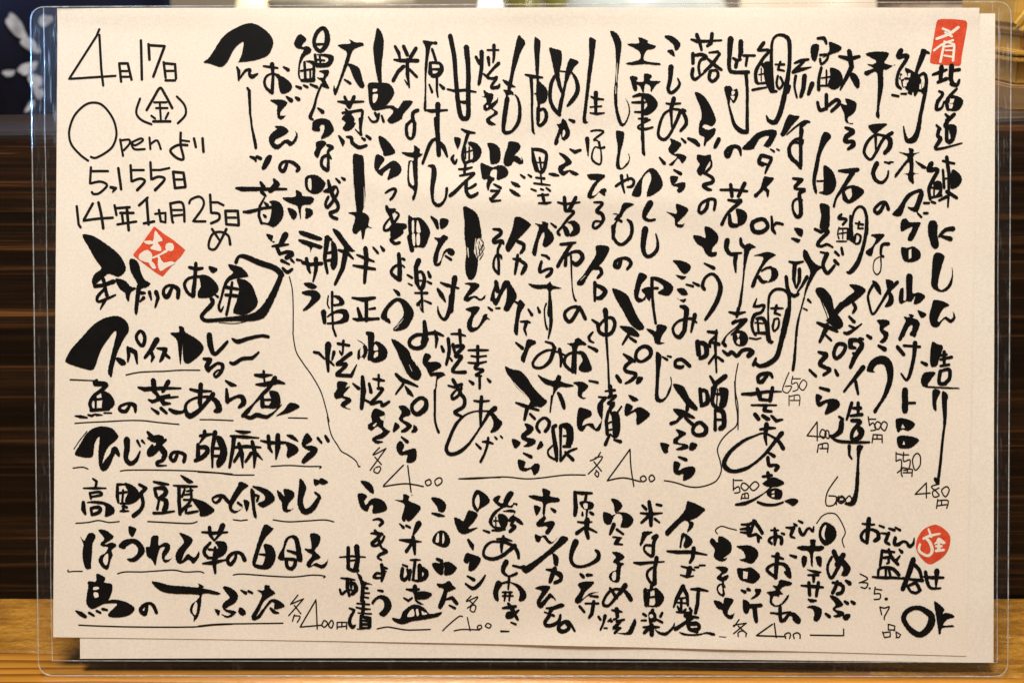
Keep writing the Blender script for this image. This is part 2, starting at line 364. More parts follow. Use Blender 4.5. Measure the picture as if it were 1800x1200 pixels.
# ------------------------------------------------------------------ the writing: brush and pen strokes in sheet units
STROKES = r"""
@110,40
#date pen
40,8,2.6 37,15 8,60 57,57;40,14,2.8 42,50 44,67
61,44,3 63,63;62,44,3 70,44 74,61;62,52,2.5 70,52;63,58 72,58
84,20,3 85,61
92,24,3.2 93,40;92,25,3 109,26 97,58
108,43,3 110,59;109,44 120,45 121,60;110,52,2.5 120,52;110,62,2.8 120,62
90,93,3 ~ 97,81 104,70 109,76 117,91;98,85,2.5 111,85;100,91 112,91;104,87,2.5 105,103;95,99,2.5 99,102;113,96 110,102;97,105,3 115,105
~83,81,2.6 79,95 84,103 95,108;~122,79,2.6 130,88 131,98 123,107
#open pen
~28,146,2.6 20,140 11,130 8,120 9,110 14,98 24,88 33,85 42,87 50,95 56,106 58,119 54,131 46,138 36,143 31,142
@110,220
62,16,2.7 65,33;~62,17,2.5 71,16 72,20 66,27;~72,20,2.5 83,15 86,17 78,22 74,20 77,26 88,26;93,14,2.6 94,26;~94,21 101,17 105,26
~126,9,3 126,22 129,36 123,36 116,30 116,26 123,22 133,22;127,17,2.4 135,18;140,15,3 142,24;149,15,3.2 150,29
#open_days pen
~31,45,2.8 30,62 30,62 41,60 48,64 40,72 34,73 32,71;31,49 49,49;52,66,3.5 57,67,4 54,71,2;60,46,3.2 63,68
~73,43,3 74,60 74,60 83,57 88,60 80,69,3.5;74,48,2.7 87,48
~94,40,3 95,58 95,58 103,55 109,58 99,69,3.5;95,48,2.6 104,48 114,46
118,50,3.2 120,67;118,50 129,51 131,65;120,58,2.6 129,58;120,67,3 131,66
#years pen
16,86,3 18,105 20,108
~33,83,3 28,92 23,101 23,101 38,99 54,98;~39,82,3.4 42,95 44,109
56,85,3 58,95;57,88 72,87;62,93,3 76,93;64,95 65,103;59,105,2.8 79,102;69,87,3.4 71,111
82,85,3 91,77;90,78,3.2 92,105;87,104,3 98,102
99,94,2.6 110,93 110,103 106,102;103,90,3 105,102
~115,83,3 117,100 118,103;~116,83 128,83 130,102;117,90,2.6 127,90;118,96 128,95
~135,83,2.7 137,79 145,76 150,80 149,88 139,102 139,102 152,102
~157,74,3 158,93 158,93 166,94 166,100 158,104;157,82,2.7 165,82 171,85
173,91,3.2 174,105;174,91 186,91 187,105;174,98,2.6 184,98;174,105,3 187,106
@340,380
21,14,3 29,26,2.6;~36,14,3.2 30,26,2.8 24,35 18,34 18,27 22,19 30,17 38,21 40,30,3.4
#seal_osusume red
@110,390
P 98,5 107,12 119,20 131,30 126,37 120,43 112,52 107,58 100,54 88,45 76,36 76,34 83,26 90,16
#seal_osusume cut
F 99,10 103,14 107,20 102,22 105,27 105,31 98,30 94,28 97,24 91,24 87,21 93,20 97,20
F 112,23 117,23 119,27 117,31 111,30 110,26
F 83,34 90,30 95,33 96,38 94,43 87,42 82,39
F 95,38 104,34 110,30 112,32 104,36 104,37 108,43 116,42 120,44 112,48 105,52 102,46 102,38 97,39
F 92,42 97,43 100,49 96,49
#hand_made brush
F 22,14 33,15 45,22 57,31 64,39 68,48 66,54 60,58 54,56 49,55 44,59 38,64 34,68 32,62 35,55 42,49 36,40 28,26
35,68,4 43,67,4 55,63,5;44,60,4 46,69,4 48,78,4;~46,70,3 38,79,3.5 39,84,3 48,81,3 57,77,2;46,82,4 41,92,1.5
F 57,60 67,62 73,68 79,70 73,75 71,84 68,80 67,75 61,70
F 72,40 78,40 82,45 84,53 88,61 94,65 90,69 86,70 84,72 82,85 80,97 77,94 79,70 80,65 73,52
84,75,4 88,75,3;83,84,2 87,80,4
93,74,4 95,82,2;100,74,5 102,80,4 99,90,2
~117,69,3 112,79,5 108,76,4 109,70,3 115,67,3 123,71,5 123,80,4
135,48,3 142,50,4 149,49,3;142,44,4 141,60,4 139,78,5;~139,79,3 133,74,3.5 130,66,3.5 134,60,3 142,58,3 148,58
F 146,57 155,57 163,64 166,71 162,77 155,80 145,80 144,74 147,68
F 155,47 164,49 164,52 159,54
@340,380
F 38,51 45,52 53,55 59,63 52,65 46,66 41,64 43,59 40,56
~46,62,6 38,67,4 34,74,3 31,85,2.5 28,95,3 30,100,3 33,95,1
F 47,67 55,67 63,73 67,83 69,91 64,99 55,104 46,103 43,100 47,88 49,76
42,70,3 40,85,3 36,104,3;36,75,4 48,77,3;35,83,3 47,84,4
~46,49,4 49,43,3 56,43,5 70,49,6 87,55,6 94,62,6;~94,61,5 88,76,6 80,92,8 72,103,10 60,107,7 45,108,5 30,109,4 15,110,4 10,106,4 13,101,4 19,95,5 22,90,4 20,87,4
24,83,2 27,85,3;~28,112,.6 45,113,.8 60,110,.6
#roast_column brush
F 78,19 85,21 84,26 87,27 85,28 80,24
98,20,7 93,29,5;84,32,2 92,31,4 101,30,2;89,33,4 92,40,4;~92,40,3 100,38,4 105,40,5 99,44,5;94,47,4 102,51,2;104,46,3 107,49,2;110,46,3 115,47,2;~95,55,3 100,59,4 105,56,3
#potato_column brush
F 112,16 117,16 126,19 136,23 135,26 127,25 114,20
F 111,25 117,25 130,29 137,32 134,35 127,33 124,38 123,33 115,29
116,49,4 124,51,4 136,50,4;~120,45,4 122,55,4 124,60,2;130,45,5 130,57,4 127,69,2
F 117,71 124,70 131,74 127,77 121,75
F 115,80 123,78 131,79 135,85 129,92 120,99 116,99 122,92 125,85 118,83
#eel_column brush
142,23,6 139,45,4 142,60,3;141,23,5 146,25,3;142,39,3 149,38;142,47 149,46
F 146,27 151,30 153,40 152,52 148,57 145,52 146,42
F 147,14 154,16 160,24 168,34 171,37 164,37 155,27
154,36,3 163,39,4 169,45,2;162,34,6 158,55,5 150,72,3
147,80,3 147,100,2.5 148,118,2.5 151,126,2.5;~143,84,1.5 142,92 144,97
F 148,84 155,84 160,90 158,94 149,95 146,93 153,92 154,89
138,101,6 139,112,4;~142,106,1.5 150,101,3 160,101,6 161,108,7 153,112,3 142,113,2
@340,540
128,47,3 133,48,3.5 139,54,2;143,39,7 142,52,5 143,67,3;149,47,4 147,55,2;145,57,3 149,61,2;153,38,3 165,40,3;159,35,3 158,49,2;155,46,2 157,50,2;~167,48,4 158,55,4 152,60,3 162,60,4 152,70,4;152,71,4 167,72,4 173,60,1
F 153,78 163,79 161,84 166,83 159,92 166,95 167,99 161,104 167,107 161,106 156,103 158,99 161,97 157,95 151,96 149,91 152,86
#spice_curry brush
@110,540
F 56,9 64,11 70,17 71,25 66,33 62,41 58,51 55,63 53,73 50,71 49,66 52,52 56,36 58,26 55,26 48,35 42,44 38,55 35,63 31,66 18,63 5,58 5,53 11,43 21,32 33,19 44,12
F 57,53 62,53 67,56 68,60 63,61 58,56
~83,25,3.5 79,31,3.5 82,38,3.5 86,40,4 88,34,4 87,28,4 83,25,3
70,42,3 71,50,4 70,57,2;72,44,5 78,47,5 80,59,2
101,34,6 95,44,5 88,53,3;94,45,4 97,52,4 95,57,2;101,43,2 110,44,5 106,54,4 104,57,2;108,48,4 114,53,3
F 115,27 124,26 124,20 129,21 131,26 141,32 148,38 150,44 144,52 134,59 129,56 128,45 128,38 126,60 124,52 123,40 121,33
~156,29,6 157,39,6 161,49,4 168,44,4 175,36,3
150,54,3 157,55,5 153,62,5 155,66,5;~155,66,4 164,59,3 170,61,4 168,68,4 163,73,3 161,70,2.5 165,66,2 168,67
68,71,1 ~ 84,68,1.1 110,67,1 125,66,1 146,66,1
9,76,1.3 34,77,1
@340,540
~42,33,2 48,36,5 58,33,4 72,30,3.5 80,31,3.5;~40,58,3 44,59,4 53,54,4 63,53,4 70,47,2
#simmered_fish brush
@110,540
~37,77,4 36,80,6 47,81,5 42,87,4 34,93,3.5 30,101,4 32,108,3;31,108,4 50,107,3;36,94,2.5 36,107,2.5;33,97,2.5 44,96,2.5
F 42,88 50,90 55,96 56,102 51,107 43,107 43,98
14,114,1 20,115,3.5 27,116,2;28,113,2 32,114,3 36,112,1.5;37,113,3 43,113,1;45,111,2 53,111,1.5
~73,101,3 68,109,4 62,108,4 62,104,3 70,101,3 77,103,5 78,110,2.5
81,84,2 88,86,5 105,85,4 126,85,2;97,77,6 98,88,5 103,94,3;113,78,5 107,88,4;101,95,3 114,92,2.5;92,97,2 96,99,4 109,95,3 123,94,2;106,97,5 108,101,5 115,101,2
95,106,2 102,111,4;105,106,4 111,111,3;~114,107,3 120,110,5 127,110,3 130,108
136,86,3 144,88,4 158,88,2;147,81,5 146,100,5 147,107,3;~160,91,5 152,101,4 143,110,5 135,114,6 131,108,4 132,101,3 139,96,2.5 149,94,2.5 158,95,4 164,100,6 166,107,7 162,109,4
@340,540
35,77,2 41,81,5 46,82,2;36,86,3 37,99,5;~38,98,4 46,94,3 52,94,5 54,100,6 49,105,3
66,71,3 74,72,5 84,71,1.5;75,67,3 76,79,2;67,81,2 76,81,5 90,78,5 97,80,2;~87,74,5 80,85,4 74,91,4 65,101,2 58,109,5 53,114,4
73,92,4 74,104,5;F 81,88 90,89 93,98 91,105 85,106 80,104 83,98;75,97,2.5 83,97;76,104 85,105,3
~54,113,4 61,116,4 68,113,5 78,115,4 86,110,2 94,102,.8
F 103,100 113,104 103,110 93,113 88,114 96,108
#simmered_fish rule
@110,730
~14,8,1.3 28,7 50,6 67,5 85,5 103,7 124,9;146,4 158,4 181,5
@350,730
95,2,1.3 115,2.5
#spice_curry rule
@110,540
~68,71,1.1 84,68 110,67 125,66 146,66;9,76 34,77
#rule_curve pen
@340,380
~102,64,1.2 105,77 106,95 106,120 106,125 109,142 116,154 126,168 135,184 140,200 144,216
@350,730
~136,1,1.2 140,19 147,31 151,37 158,41 166,47 169,53 170.5,52.5
#seaweed_salad brush
@110,730
F 14,40 20,29 26,19 34,13 43,11 53,13 58,18 60,22 56,27 50,32 46,39 43,50 46,46 51,40 53,34 57,32 60,35 62,41 60,43 57,40 55,43 50,54 45,58 41,56 39,48 39,36 40,22 35,29 33,42 27,44 20,43
~13,35,.8 19,26 27,16
~69,25,7 69,35,6 68,45,5 73,50,5 79,46,4 83,37,1.5;80,26,3 83,32,2;85,26,3 88,29,1.5
91,17,3 97,24,6 103,22,5;~91,23,2 98,25,6 106,23,5 102,30,5 108,40,4 107,44,4;110,25,3 102,31,4 94,37,4 92,40,4;~96,31,3 92,37,3.5 93,41,4 99,38,3.5 106,29,3;~106,33,4 110,39,4 107,46,4 101,49,4 102,52,3 111,52,1
~123,38,3 119,47,4 115,44,4 117,39,3.5 123,38,3.5 130,41,4 129,48,4
@350,730
2,21,3 9,20,4 15,19,2;7,16,4 7,21 2,28,2;0,30,4 0,45,5;~1,33,4 8,33,5 10,37,5 5,43,5 -3,47,4
18,17,5 15,35,4 15,54,2
F 19,21 25,22 29,29 31,38 29,47 24,53 20,54 19,48 22,42 23,35 20,28
17,34,3 23,34;16,42 22,42
F 39,15 55,16 54,18 48,19 43,18
34,21,2 47,22,4 64,23,1.5;38,22,5 36,38,4 33,54,3
39,33,3 50,32,4 66,33,2;43,29,4 46,40,5 47,54,2;44,38,4 38,48,3;57,27,4 60,40,5 59,54,2;56,39,4 50,48,3;62,40,4 68,46,1
66,26,2 76,28,4 91,28,3;74,21,4 75,33,4 78,38,2;84,20,5 84,32,6 82,45,2
F 93,20 100,20 106,27 98,24
F 91,27 97,28 103,31 106,35 104,39 99,42 95,44 93,41 94,34
F 114,18 119,22 120,26 113,31 120,31 126,34 124,40 116,47 111,50 109,47 115,39 118,37 111,33 109,28
126,23,3 130,28,2.5;134,21,3 137,26,4
#seaweed_salad rule
@110,730
~12,55,1.3 22,54 28,56;~62,58,1.3 72,57 105,57 140,58 180,61
@350,730
~0,59,1.3 20,60 38,62 59,62;~77,53,1.3 95,52 115,53 129,53 128,55
#koya_tofu brush
@110,730
33,66,2 37,69,3 36,75,3;23,76,1.5 35,76,3 47,76,1.5
30,81,3 31,87,2.5;~31,81,2.5 40,80,3 42,83,3 32,85,2.5
23,91,4 23,98,5 25,103,3;F 26,91 35,89 47,91 55,96 56,101 53,104 46,106 46,100 45,94 33,92
31,97,3 32,104,3;~31,97,3 39,96,4 41,99,4 38,102,4 32,104,3
59,72,3 59,85,4 60,91,2.5;60,72,3 66,72,2;65,78,2.5 64,92,2.5;61,81,2.5 69,80,2.5
F 66,71 71,71 78,75 82,81 81,88 75,92 69,93 67,88 70,80
62,92,2 72,92,2;66,92,3 65,99,3;64,95,2 69,96,3;62,100,2 66,100,3 71,100,1.5
82,72,3 89,76,4 83,82,4;~84,82,4 86,92,4 83,99,4 76,105,5;F 75,79 84,81 86,84 78,88
97,69,2 105,71,4 113,72,2;98,76,3 100,84,4;~99,76,3 108,76,5 110,81,5 104,86,4 101,86,3;103,87,2.5 101,98,3;~104,87,3 110,89,5 110,95,6 108,100,5;97,102,3 107,102,3 119,100,2
F 125,62 131,64 139,69 135,71 131,69
118,73,1.5 128,74,3.5 143,74,2;124,75,4 124,90,4 125,103,4;130,77,2.5 127,85,2.5;132,79,2 138,78,2.5;~136,76,2.5 137,85,3 134,92,3 126,100,4;128,83,2 136,82,2.5;129,88,2.5 140,88,2;132,95,2.5 131,102,2.5;~131,96,2.5 137,94,2;133,102,3 139,101,3 144,100,2
F 137,87 145,88 154,92 161,98 160,101 153,105 146,105 145,99
@350,730
~25,84,3 22,89,3.5 18,91,2.5 15,87,2 20,84,3 26,84,4 30,88,4 33,91,4
F 44,69 53,73 47,78 40,88 36,95 38,99 43,99 48,95 44,99 39,102 34,100 32,94 35,85 41,75
42,91,3 46,94,2.5;F 48,88 54,90 53,97 51,100 49,95;F 55,77 60,80 60,92 62,106 59,106 57,98
F 57,74 64,74 73,77 79,82 81,87 78,91 69,96 63,93 64,91 70,88 69,82
60,83,3 64,84,2.5 62,89,3
F 83,78 87,80 91,84 90,77 96,77 101,80 101,85 96,91 94,97 98,98 101,96 98,99 93,101 89,98 88,90 85,86
~108,67,3 110,75,8 108,85,6 108,93,6 112,100,6 119,98,6 125,90,5 128,84,3;123,80,2 127,83,3 129,86,2
F 122,66 127,67 130,65 137,69 132,72 128,71 124,73 122,71
#koya_tofu rule
@110,730
~15,113,1.3 28,112 39,110 50,112 61,111;~91,111,1.4 110,112 135,113 143,111
@350,730
37,109,1.3 45,110 52,109;~79,109,1.3 95,111 115,110 133,109 143,111
#spinach brush
@110,910
F 20,19 24,23 28,16 33,15 36,19 33,26 32,38 31,48 31,52 26,53 23,46 22,36 23,27
F 39,12 46,12 51,15 55,19 51,23 46,26 47,27 53,25 58,28 53,33 54,38 52,43 49,53 44,52 39,45 41,39 46,36 49,30 43,29 41,26 45,21
@110,910
#spinach cut
F 45,40 49,37 49,45 47,49 44,45
#spinach brush
F 71,8 76,9 79,11 76,18 74,19 71,15
F 60,29 65,23 73,21 80,22 86,28 88,34 85,39 78,45 72,45 69,42 75,41 80,36 80,30 75,26 69,29 66,32
F 95,19 102,18 102,25 103,28 109,25 114,27 114,33 109,40 110,43 115,42 118,38 114,44 109,46 106,42 106,36 109,30 104,31 101,40 99,49 95,43 90,39 89,30 93,29
F 124,15 132,17 138,21 137,26 130,35 127,44 133,37 138,40 141,40 145,34 145,40 139,47 134,43 127,47 122,46 120,39 123,32 129,24
148,14,2 160,15,4 175,14,2;156,9,4 157,17,4;170,7,6 166,16,5
157,17,4 161,23,2;166,17,3 161,23,2;~157,25,3 151,32,4 151,37,4 155,41,3
F 162,24 172,24 175,30 173,36 168,40 160,41 162,34 165,30
155,32,2.5 166,33,2.5;154,41,3 164,41,3;149,47,2 160,46,5 173,43,2;162,30,3 161,46,5 162,57,2.5
@350,910
~40,36,3 39,42,3.5 34,48,4 31,43,4 34,38,4 40,35,3 46,37,4 49,43,5
F 70,6 78,9 79,11 71,20 66,30 63,40 61,48 67,49 71,38 69,27 76,27 80,31 82,38 80,46 75,52 68,53 60,51 57,46 60,34 65,18
65,37,2 74,38,3;~61,49,3 67,50 71,50
F 98,17 104,18 107,24 110,40 109,45 104,43 103,33 101,22 97,20 94,24 91,34 91,43 84,41 89,30 92,21
94,33,2 104,36,4;~93,42,4 94,50,4 99,53,3;~93,42,3 102,43,4 101,50,4 97,52,3
F 118,16 124,15 129,19 127,27 123,33 129,40 122,44 119,49 124,46 130,48 135,45 137,42 135,49 130,52 122,49 117,51 114,47 120,38 116,35 112,31 119,31 119,24
#spinach rule
@110,910
~7,54,1.2 7,56 13,55.5 22,55.5;~59,58,1.3 67,56 85,56 100,55 118,54 130,56 145,55.5 150,57
@350,910
~37,59,1.3 47,58 75,60 100,61 120,59 133,60 132,62
#sweet_sour_chicken brush
@110,910
F 37,58 45,61 46,64 45,67 53,69 53,77 49,86 43,87 39,85 39,75 33,75 33,84 33,91 42,88 55,85 66,87 74,91 77,95 72,101 61,104 50,103 50,99 58,91 56,89 44,90 33,95 27,91 26,84 28,72 28,66 36,66
34,72,1.5 38,72;
15,97,1.5 20,100,5 25,103,4;29,99,3 34,102,2.5;37,97,3 41,99,2.5;43,95,3 48,96,2.5
#sweet_sour_chicken cut
F 34,72 39,72 39,74 34,75
F 34,78 38,78 39,82 35,83
#sweet_sour_chicken brush
~90,90,3 89,97,4 87,100,5 83,96,4 87,91,4 93,89,3 97,92,4 100,99,3.5
F 95,66 103,67 115,70 130,71 144,72 144,68 150,71 149,73 158,75 167,78 164,80 149,79 147,90 144,102 139,108 139,103 135,97 137,90 142,86 144,80 120,79 107,77 99,72
#sweet_sour_chicken cut
F 141,88 143,90 142,99 140,101 138,96
#sweet_sour_chicken brush
@350,910
F 26,72 30,71 38,75 42,81 39,88 31,93 29,95 34,96 40,98 35,103 29,104 24,100 30,102 34,100 28,97 25,92 28,87 33,83 29,77
F 17,95 22,96 23,97 21,102;F 44,93 49,96 50,100 46,102 42,98;45,75,1.5 50,78,4;53,76,3 57,78,2.5
F 62,75 69,75 70,70 75,70 76,73 81,78 75,82 69,87 65,95 61,103 70,92 76,85 83,85 91,91 87,94 80,95 80,89 77,88 71,95 65,104 58,107 56,102 62,92 67,80
~76,94,2.5 80,98,4 85,99,1
#sweet_sour_chicken rule
@110,910
~18,112,1.4 40,113 80,114 136,114 160,112 180,111
@350,910
~0,113,1.4 20,111 50,110.5 89,110
#left_price pen
@350,910
105,80,1.3 97,90 111,84 95,102;101,91 108,100;~101,101 99,108;~101,102 107,103 104,109
124,85,1.4 107,114 130,112;124,87 125,116;~132,107 130,112 133,114 136,110 133,107;~140,107 137,112 140,115 142,110 140,107;146,109 146,116;146,109 156,109 156,116;151,109 151,114;146,114 156,113
#pickled_shallot brush
@580,830
F 33,8 41,9 46,14 47,21 43,20 37,14
F 30,22 35,21 40,24 37,29 39,33 43,28 49,26 57,29 61,36 58,40 46,42 46,34 43,34 40,40 34,37 31,30
~46,49,1.5 52,48,3 56,51,4 53,55,3
44,63,2 50,63,4 56,64,3;48,60,3 53,66,4;~55,63,3 50,69,4 45,74,4 49,76,3 55,72,3 58,66,2.5;~52,70,4 55,78,2.5 60,82,4 54,85,3.5 51,88,2.5 55,91,2
55,96,4 57,105,5 55,113,3;56,99,4 61,100,2;56,104,3 60,103,1.5;~56,106,2.5 50,105,3 47,109,3.5 51,110,2.5 56,109,2
@580,930
51,63,2 56,64,3
F 44,76 48,71 54,68 61,70 65,76 65,82 61,88 57,91 52,88 57,82 57,75 53,72 49,74 46,78
#sweet_vinegar brush
20,18,4 20,28 20,40,4;29,17,6 30,30,5 28,41,6;11,28,1.5 24,27,2.5 38,28,1.5;~20,40,3 25,42,4 30,42,4;20,32,2 28,31,2
12,50,1.5 20,51,3 27,52,1.5;19,51,4 19,60,4 21,69,3;~11,62,2.5 13,67,3 17,64,3;~19,55,2 26,56,4 28,62,5 24,67,4;23,52,3 23,60,3;20,62,2 27,64
F 29,45 34,48 36,53 45,57 38,58 37,70 35,75 32,74 33,58
36,60,2 40,61,3;36,66,2 42,66,2;36,70,2 41,71,2
29,77,2 42,78,2;28,81,1.5 36,83,3 43,83,1.5;30,87,1.5 44,88,2;36,75,4 35,88,4
21,82,2 26,84,3 23,90,3;~23,89,3 21,97,4 24,102,4 27,100,2;33,90,3 33,103,4;34,91,3 42,93,5 42,102,4;35,95,2 40,96;35,99 40,99;34,103,2.5 42,103;29,104,1 36,104,1
#bonito_guts brush
@580,830
F 69,28 77,28 78,22 84,24 84,29 96,35 92,43 85,50 81,49 82,42 83,35 80,50 76,47 79,33
74,53,1.5 78,57,3.5;81,55,3 85,57,2.5;94,53,7 91,59,5 88,65,2
74,70,2 85,71,5 97,72,1;88,67,4 89,74,5 90,85,2.5;87,73,3 81,82,4
85,91,1.5 90,91,3 96,91,1;77,96,2 82,98,2.5;~77,100,4 76,109,4 79,112,4 83,107,3 82,101,3;85,102,4 84,112,3;90,93,3.5 88,112,3;95,97,5 95,110,4.5;~97,100,5 102,104,5 100,110,5 93,113,3 87,112,2
@580,930
81,62,2 88,63,4 94,62,3;90,59,5 90,66,4;F 90,66 100,64 108,67 103,72 95,73 92,73 96,76 99,78 95,78 90,74
78,71,1.5 83,74,3 87,71,2
F 66,92 74,93 77,86 84,80 91,78 100,82 106,88 118,86 114,91 100,94 87,96 77,99 68,96
#bonito_guts cut
F 82,91 84,86 88,83 89,90;F 91,84 93,83 94,89 92,90;F 97,85 99,86 103,88 98,89
#bonito_guts rule
~50,104,1.4 60,102 68,103 80,105 93,105 106,104.5
#sea_cucumber brush
@580,830
F 107,26 115,26 121,30 123,35 120,41 115,40 113,35
108,42,2 115,44,4 121,45,1.5
F 117,60 123,62 127,69 126,75 121,78 112,75 108,71 111,64
#sea_cucumber cut
F 112,72 113,66 115,63 115,72;F 119,74 119,66 120,63 121,70
#sea_cucumber brush
113,90,3 118,92,4 118,105,4;F 108,95 114,94 120,97 120,94 126,93 132,97 134,100 129,106 121,107 121,98 118,107 111,102
@580,930
F 113,56 120,56 126,53 130,58 133,61 127,64 124,66 122,75 117,83 114,80 117,72 120,62 115,60
122,73,2 129,71,4 134,77,4;126,79,2 132,82,3
#fermented_price pen
~149,69,1.3 144,75 156,70 150,78 145,82;147,74 154,80;~150,79 148,84 152,86 154,80 150,79
~119,106,1.3 125,100 136,91 140,91;145,92 148,106;~131,106 140,104.5 158,105;~156,101 156,104 160,103 159,100 156,101;~166,98 164,101 168,103 170,100 167,98;
180,106 189,106.5
#century_egg brush
@580,830
F 154,18 160,19 167,25 168,31 158,38 156,41 151,36 150,27
#century_egg cut
F 155,24 157,23 158,30 156,37 153,30
#century_egg brush
F 131,47 137,48 141,50 145,41 148,39 156,43 152,51 146,58 156,57 148,62 141,64 135,60
146,70,3 150,76,5 151,80,2
F 144,84 150,85 158,88 159,92 154,100 149,103 146,101 147,93 145,95 141,92
145,108,2 152,112,4;~143,116,2 151,121,4 158,116,4 164,107,1.5
@840,840
#horse_mackerel brush
F 16,22 20,18 24,18 22,24 26,26 23,29
F 33,13 38,15 33,24 32,27 35,28 38,25 42,26 41,28 38,27 36,30 28,30 21,35 16,42 16,48 20,50 30,50 30,46 34,40 39,36 34,35 26,34 35,32 40,34 38,38 44,42 48,47 45,48 38,43 34,42 29,48 30,51 24,54 17,52 12,47 12,42 17,34 25,28 28,20
F 21,38 27,37 32,42 30,50 24,50;17,44,2 23,44,1.5;19,40,1.5 19,50
~33,44,2.5 38,43,3 35,48,3 39,50,4 34,55,4;6,54,2 12,56,3;15,54,2 22,54,3 29,53,1.5
20,63,2 28,63,4 36,65,1.5;27,60,3 25,70,4 25,77,2;~39,70,5 33,75,4 25,81,4 16,84,4 8,82,3.5 6,77,3 9,70,3 15,66,2.5 22,66,2.5 30,67,3 38,71,4 42,77,4 43,83,3
~30,87,6 27,93,5 27,98,4 32,102,2 37,101,3 41,99,3;37,91,2.5 45,93,3 49,91,2
@840,930
F 20,53 26,56 22,64 22,74 18,73 16,65;33,50,3 32,62,2;~24,56,2 32,54,3
F 33,54 43,57 50,64 51,70 48,74 43,74 44,66 40,59
26,65,2 36,65;26,69,2 37,69,2;29,65,3 28,74,2;34,65,3 33,74,2
26,82,2 33,81,4 40,80,3;32,77,3 37,84,5;~43,84,2 36,90,5 31,91,4 32,87,3 38,88,4 42,94,3;35,97,2 40,99,2.5
24,107,.8 32,107,.6
#firefly_squid brush
@840,840
F 53,18 60,17 68,18 68,10 76,13 76,18 85,20 85,24 73,26 71,34 70,41 68,36 68,25 60,22
F 59,28 66,30 64,36 61,38;77,31,2 81,34,4
~70,41,4 64,47,5 67,48,4 78,46,4 78,49,4 73,56,5;69,46,2.5 76,51,3
F 60,58 66,60 71,59 75,64 79,66 84,61 80,66 75,68 68,61 65,66 61,65
F 88,60 95,62 92,67 80,77 82,79 85,83 84,91 80,90 79,84 77,79 66,88 55,97 50,99 46,94 56,88 70,78 82,67
72,95,2 78,96,4 87,102,4;~81,94,5 78,102,5 76,108,4;~80,97,3 87,100,4 87,106,4 81,109,4
@840,930
F 60,61 68,58 76,59 74,64 68,72 66,76 72,70 76,66 81,71 82,74 77,71 71,78 67,82 63,80 62,74 67,64
72,82,2 79,82,4 88,79,5 90,79,3;78,83,4 76,86,4;~70,86,1.5 80,90,3;~76,89,4 71,96,4 72,100,4 78,100,4 85,96,4 87,89,2.5
~92,96,4 96,102,4 92,106,4 87,106,5 85,102,4 90,97,4 96,97,3.5 102,106,2.5
#log_shiitake brush
@840,840
102,14,4 103,30,5 102,38,4;102,14,3 110,15,4 120,15,2.5;114,17,3 113,22,3.5
F 107,24 114,23 121,25 122,29 119,32 112,32 108,28
110,35,2 110,38,3;115,32,2.5 114,41,2;118,35,3 121,37,3.5
#log_shiitake cut
F 111,26.5 115,26 115,31 112,31
#log_shiitake brush
105,45,2 113,46,3 120,45,1.5;115,43,6 114,54,5 116,62,4;112,51,3 104,57,4.5;117,52,3 125,56,2
~103,66,7 99,76,5 98,85,4 102,91,3.5 110,92,3 119,89,3.5 126,84,5 127,78,4 124,75,3
108,100,3 111,103,4;115,101,4 120,101,2.5
@840,930
F 105,57 111,54 122,54 120,58 113,65 110,72 118,66 127,65 120,67 113,71 108,76 104,77 102,73 108,63
118,69,2 126,70,3
107,80,3 112,86,3;113,77,2 127,77,2.5;122,75,4 120,88,4 117,92,3
#roast_broad_bean brush
@1050,840
F 14,21 21,22 26,28 22,34 18,35 17,28
F 6,35 12,36 16,38 22,35 31,36 37,41 37,46 32,51 25,51 24,49 26,42 24,37 19,37 16,42 14,47 10,48 6,44
17,48,5 13,58,3;20,53,3 27,58,2.5;16,61,2 25,62,2;22,63,5 19,67,4;18,68,3 26,69,2
F 15,77 22,77 28,81 27,84 23,87 28,89 25,92 24,99 23,107 19,109 13,106 12,101 16,97 19,96 20,90 16,87 19,82
#roast_broad_bean cut
F 15,104 16,99 19,98 19,105 17,107
#roast_broad_bean brush
@1050,930
13,61,3 20,71,4;29,58,6 23,67,4;~26,62,4 19,71,3.5 12,79,3 7,79,3.5 6,75,3 11,66,3 18,62,3 27,63,3 32,68,5 35,73,5
1,91,3 3,94,3;8,90,4 6,98,2.5 3,105,2;11,96,2 14,93,2
15,84,2 21,85,4 26,86,1.5;20,83,5 21,91,4;13,95,3 15,96;17,94,2.5 20,93;20,96,3 28,94,2.5;~25,95,3 18,102,4 16,103,3 24,103,3;7,103,2 10,103,2;~23,103,3 18,108,3
F 19,108 25,108 31,107 35,100 39,93 41,97 39,103 36,109 30,110
#eggplant_dengaku brush
@1050,840
54,24,4 56,35,5 56,49,4;47,28,3 51,32,3.5;62,27,3 67,28,3;45,36,2 56,37,4 68,36,1.5;54,39,4 46,46,3;60,42,3 65,46,2
F 47,56 53,55 58,56 52,60 49,65 46,70 44,69 46,61;62,59,3 58,62,4;~63,60,3 59,67,4 58,80,4 54,80,3 49,75,2.5 50,70,2.5 56,70,3
38,88,2 45,89,4 55,88,3 70,87,1.5;62,83,5 60,95,4 60,110,5;~58,93,2.5 53,97,3 52,102,3 55,108,3 59,111,4
@1050,930
57,58,4 56,63,3;F 48,63 52,62 52,80 49,78
F 60,61 66,64 70,70 69,75 65,80 60,81 50,80 50,78 60,78
~52,63,2 60,62,2;54,65,3 53,79,2.5;52,71,2 60,70,2.5
58,84,4 55,95,3 58,109,3;F 54,86 61,87 62,95 57,97 54,95
#eggplant_dengaku cut
F 55,89 58,89 58,92 55,92
#eggplant_dengaku brush
48,88,3 51,90,3;46,95,2 51,95,2.5;68,87,3 66,91,3;62,94,2.5 68,97,3;48,102,2 58,102,4 65,102,2;55,102,5 49,108,3.5;57,100,5 57,110,5
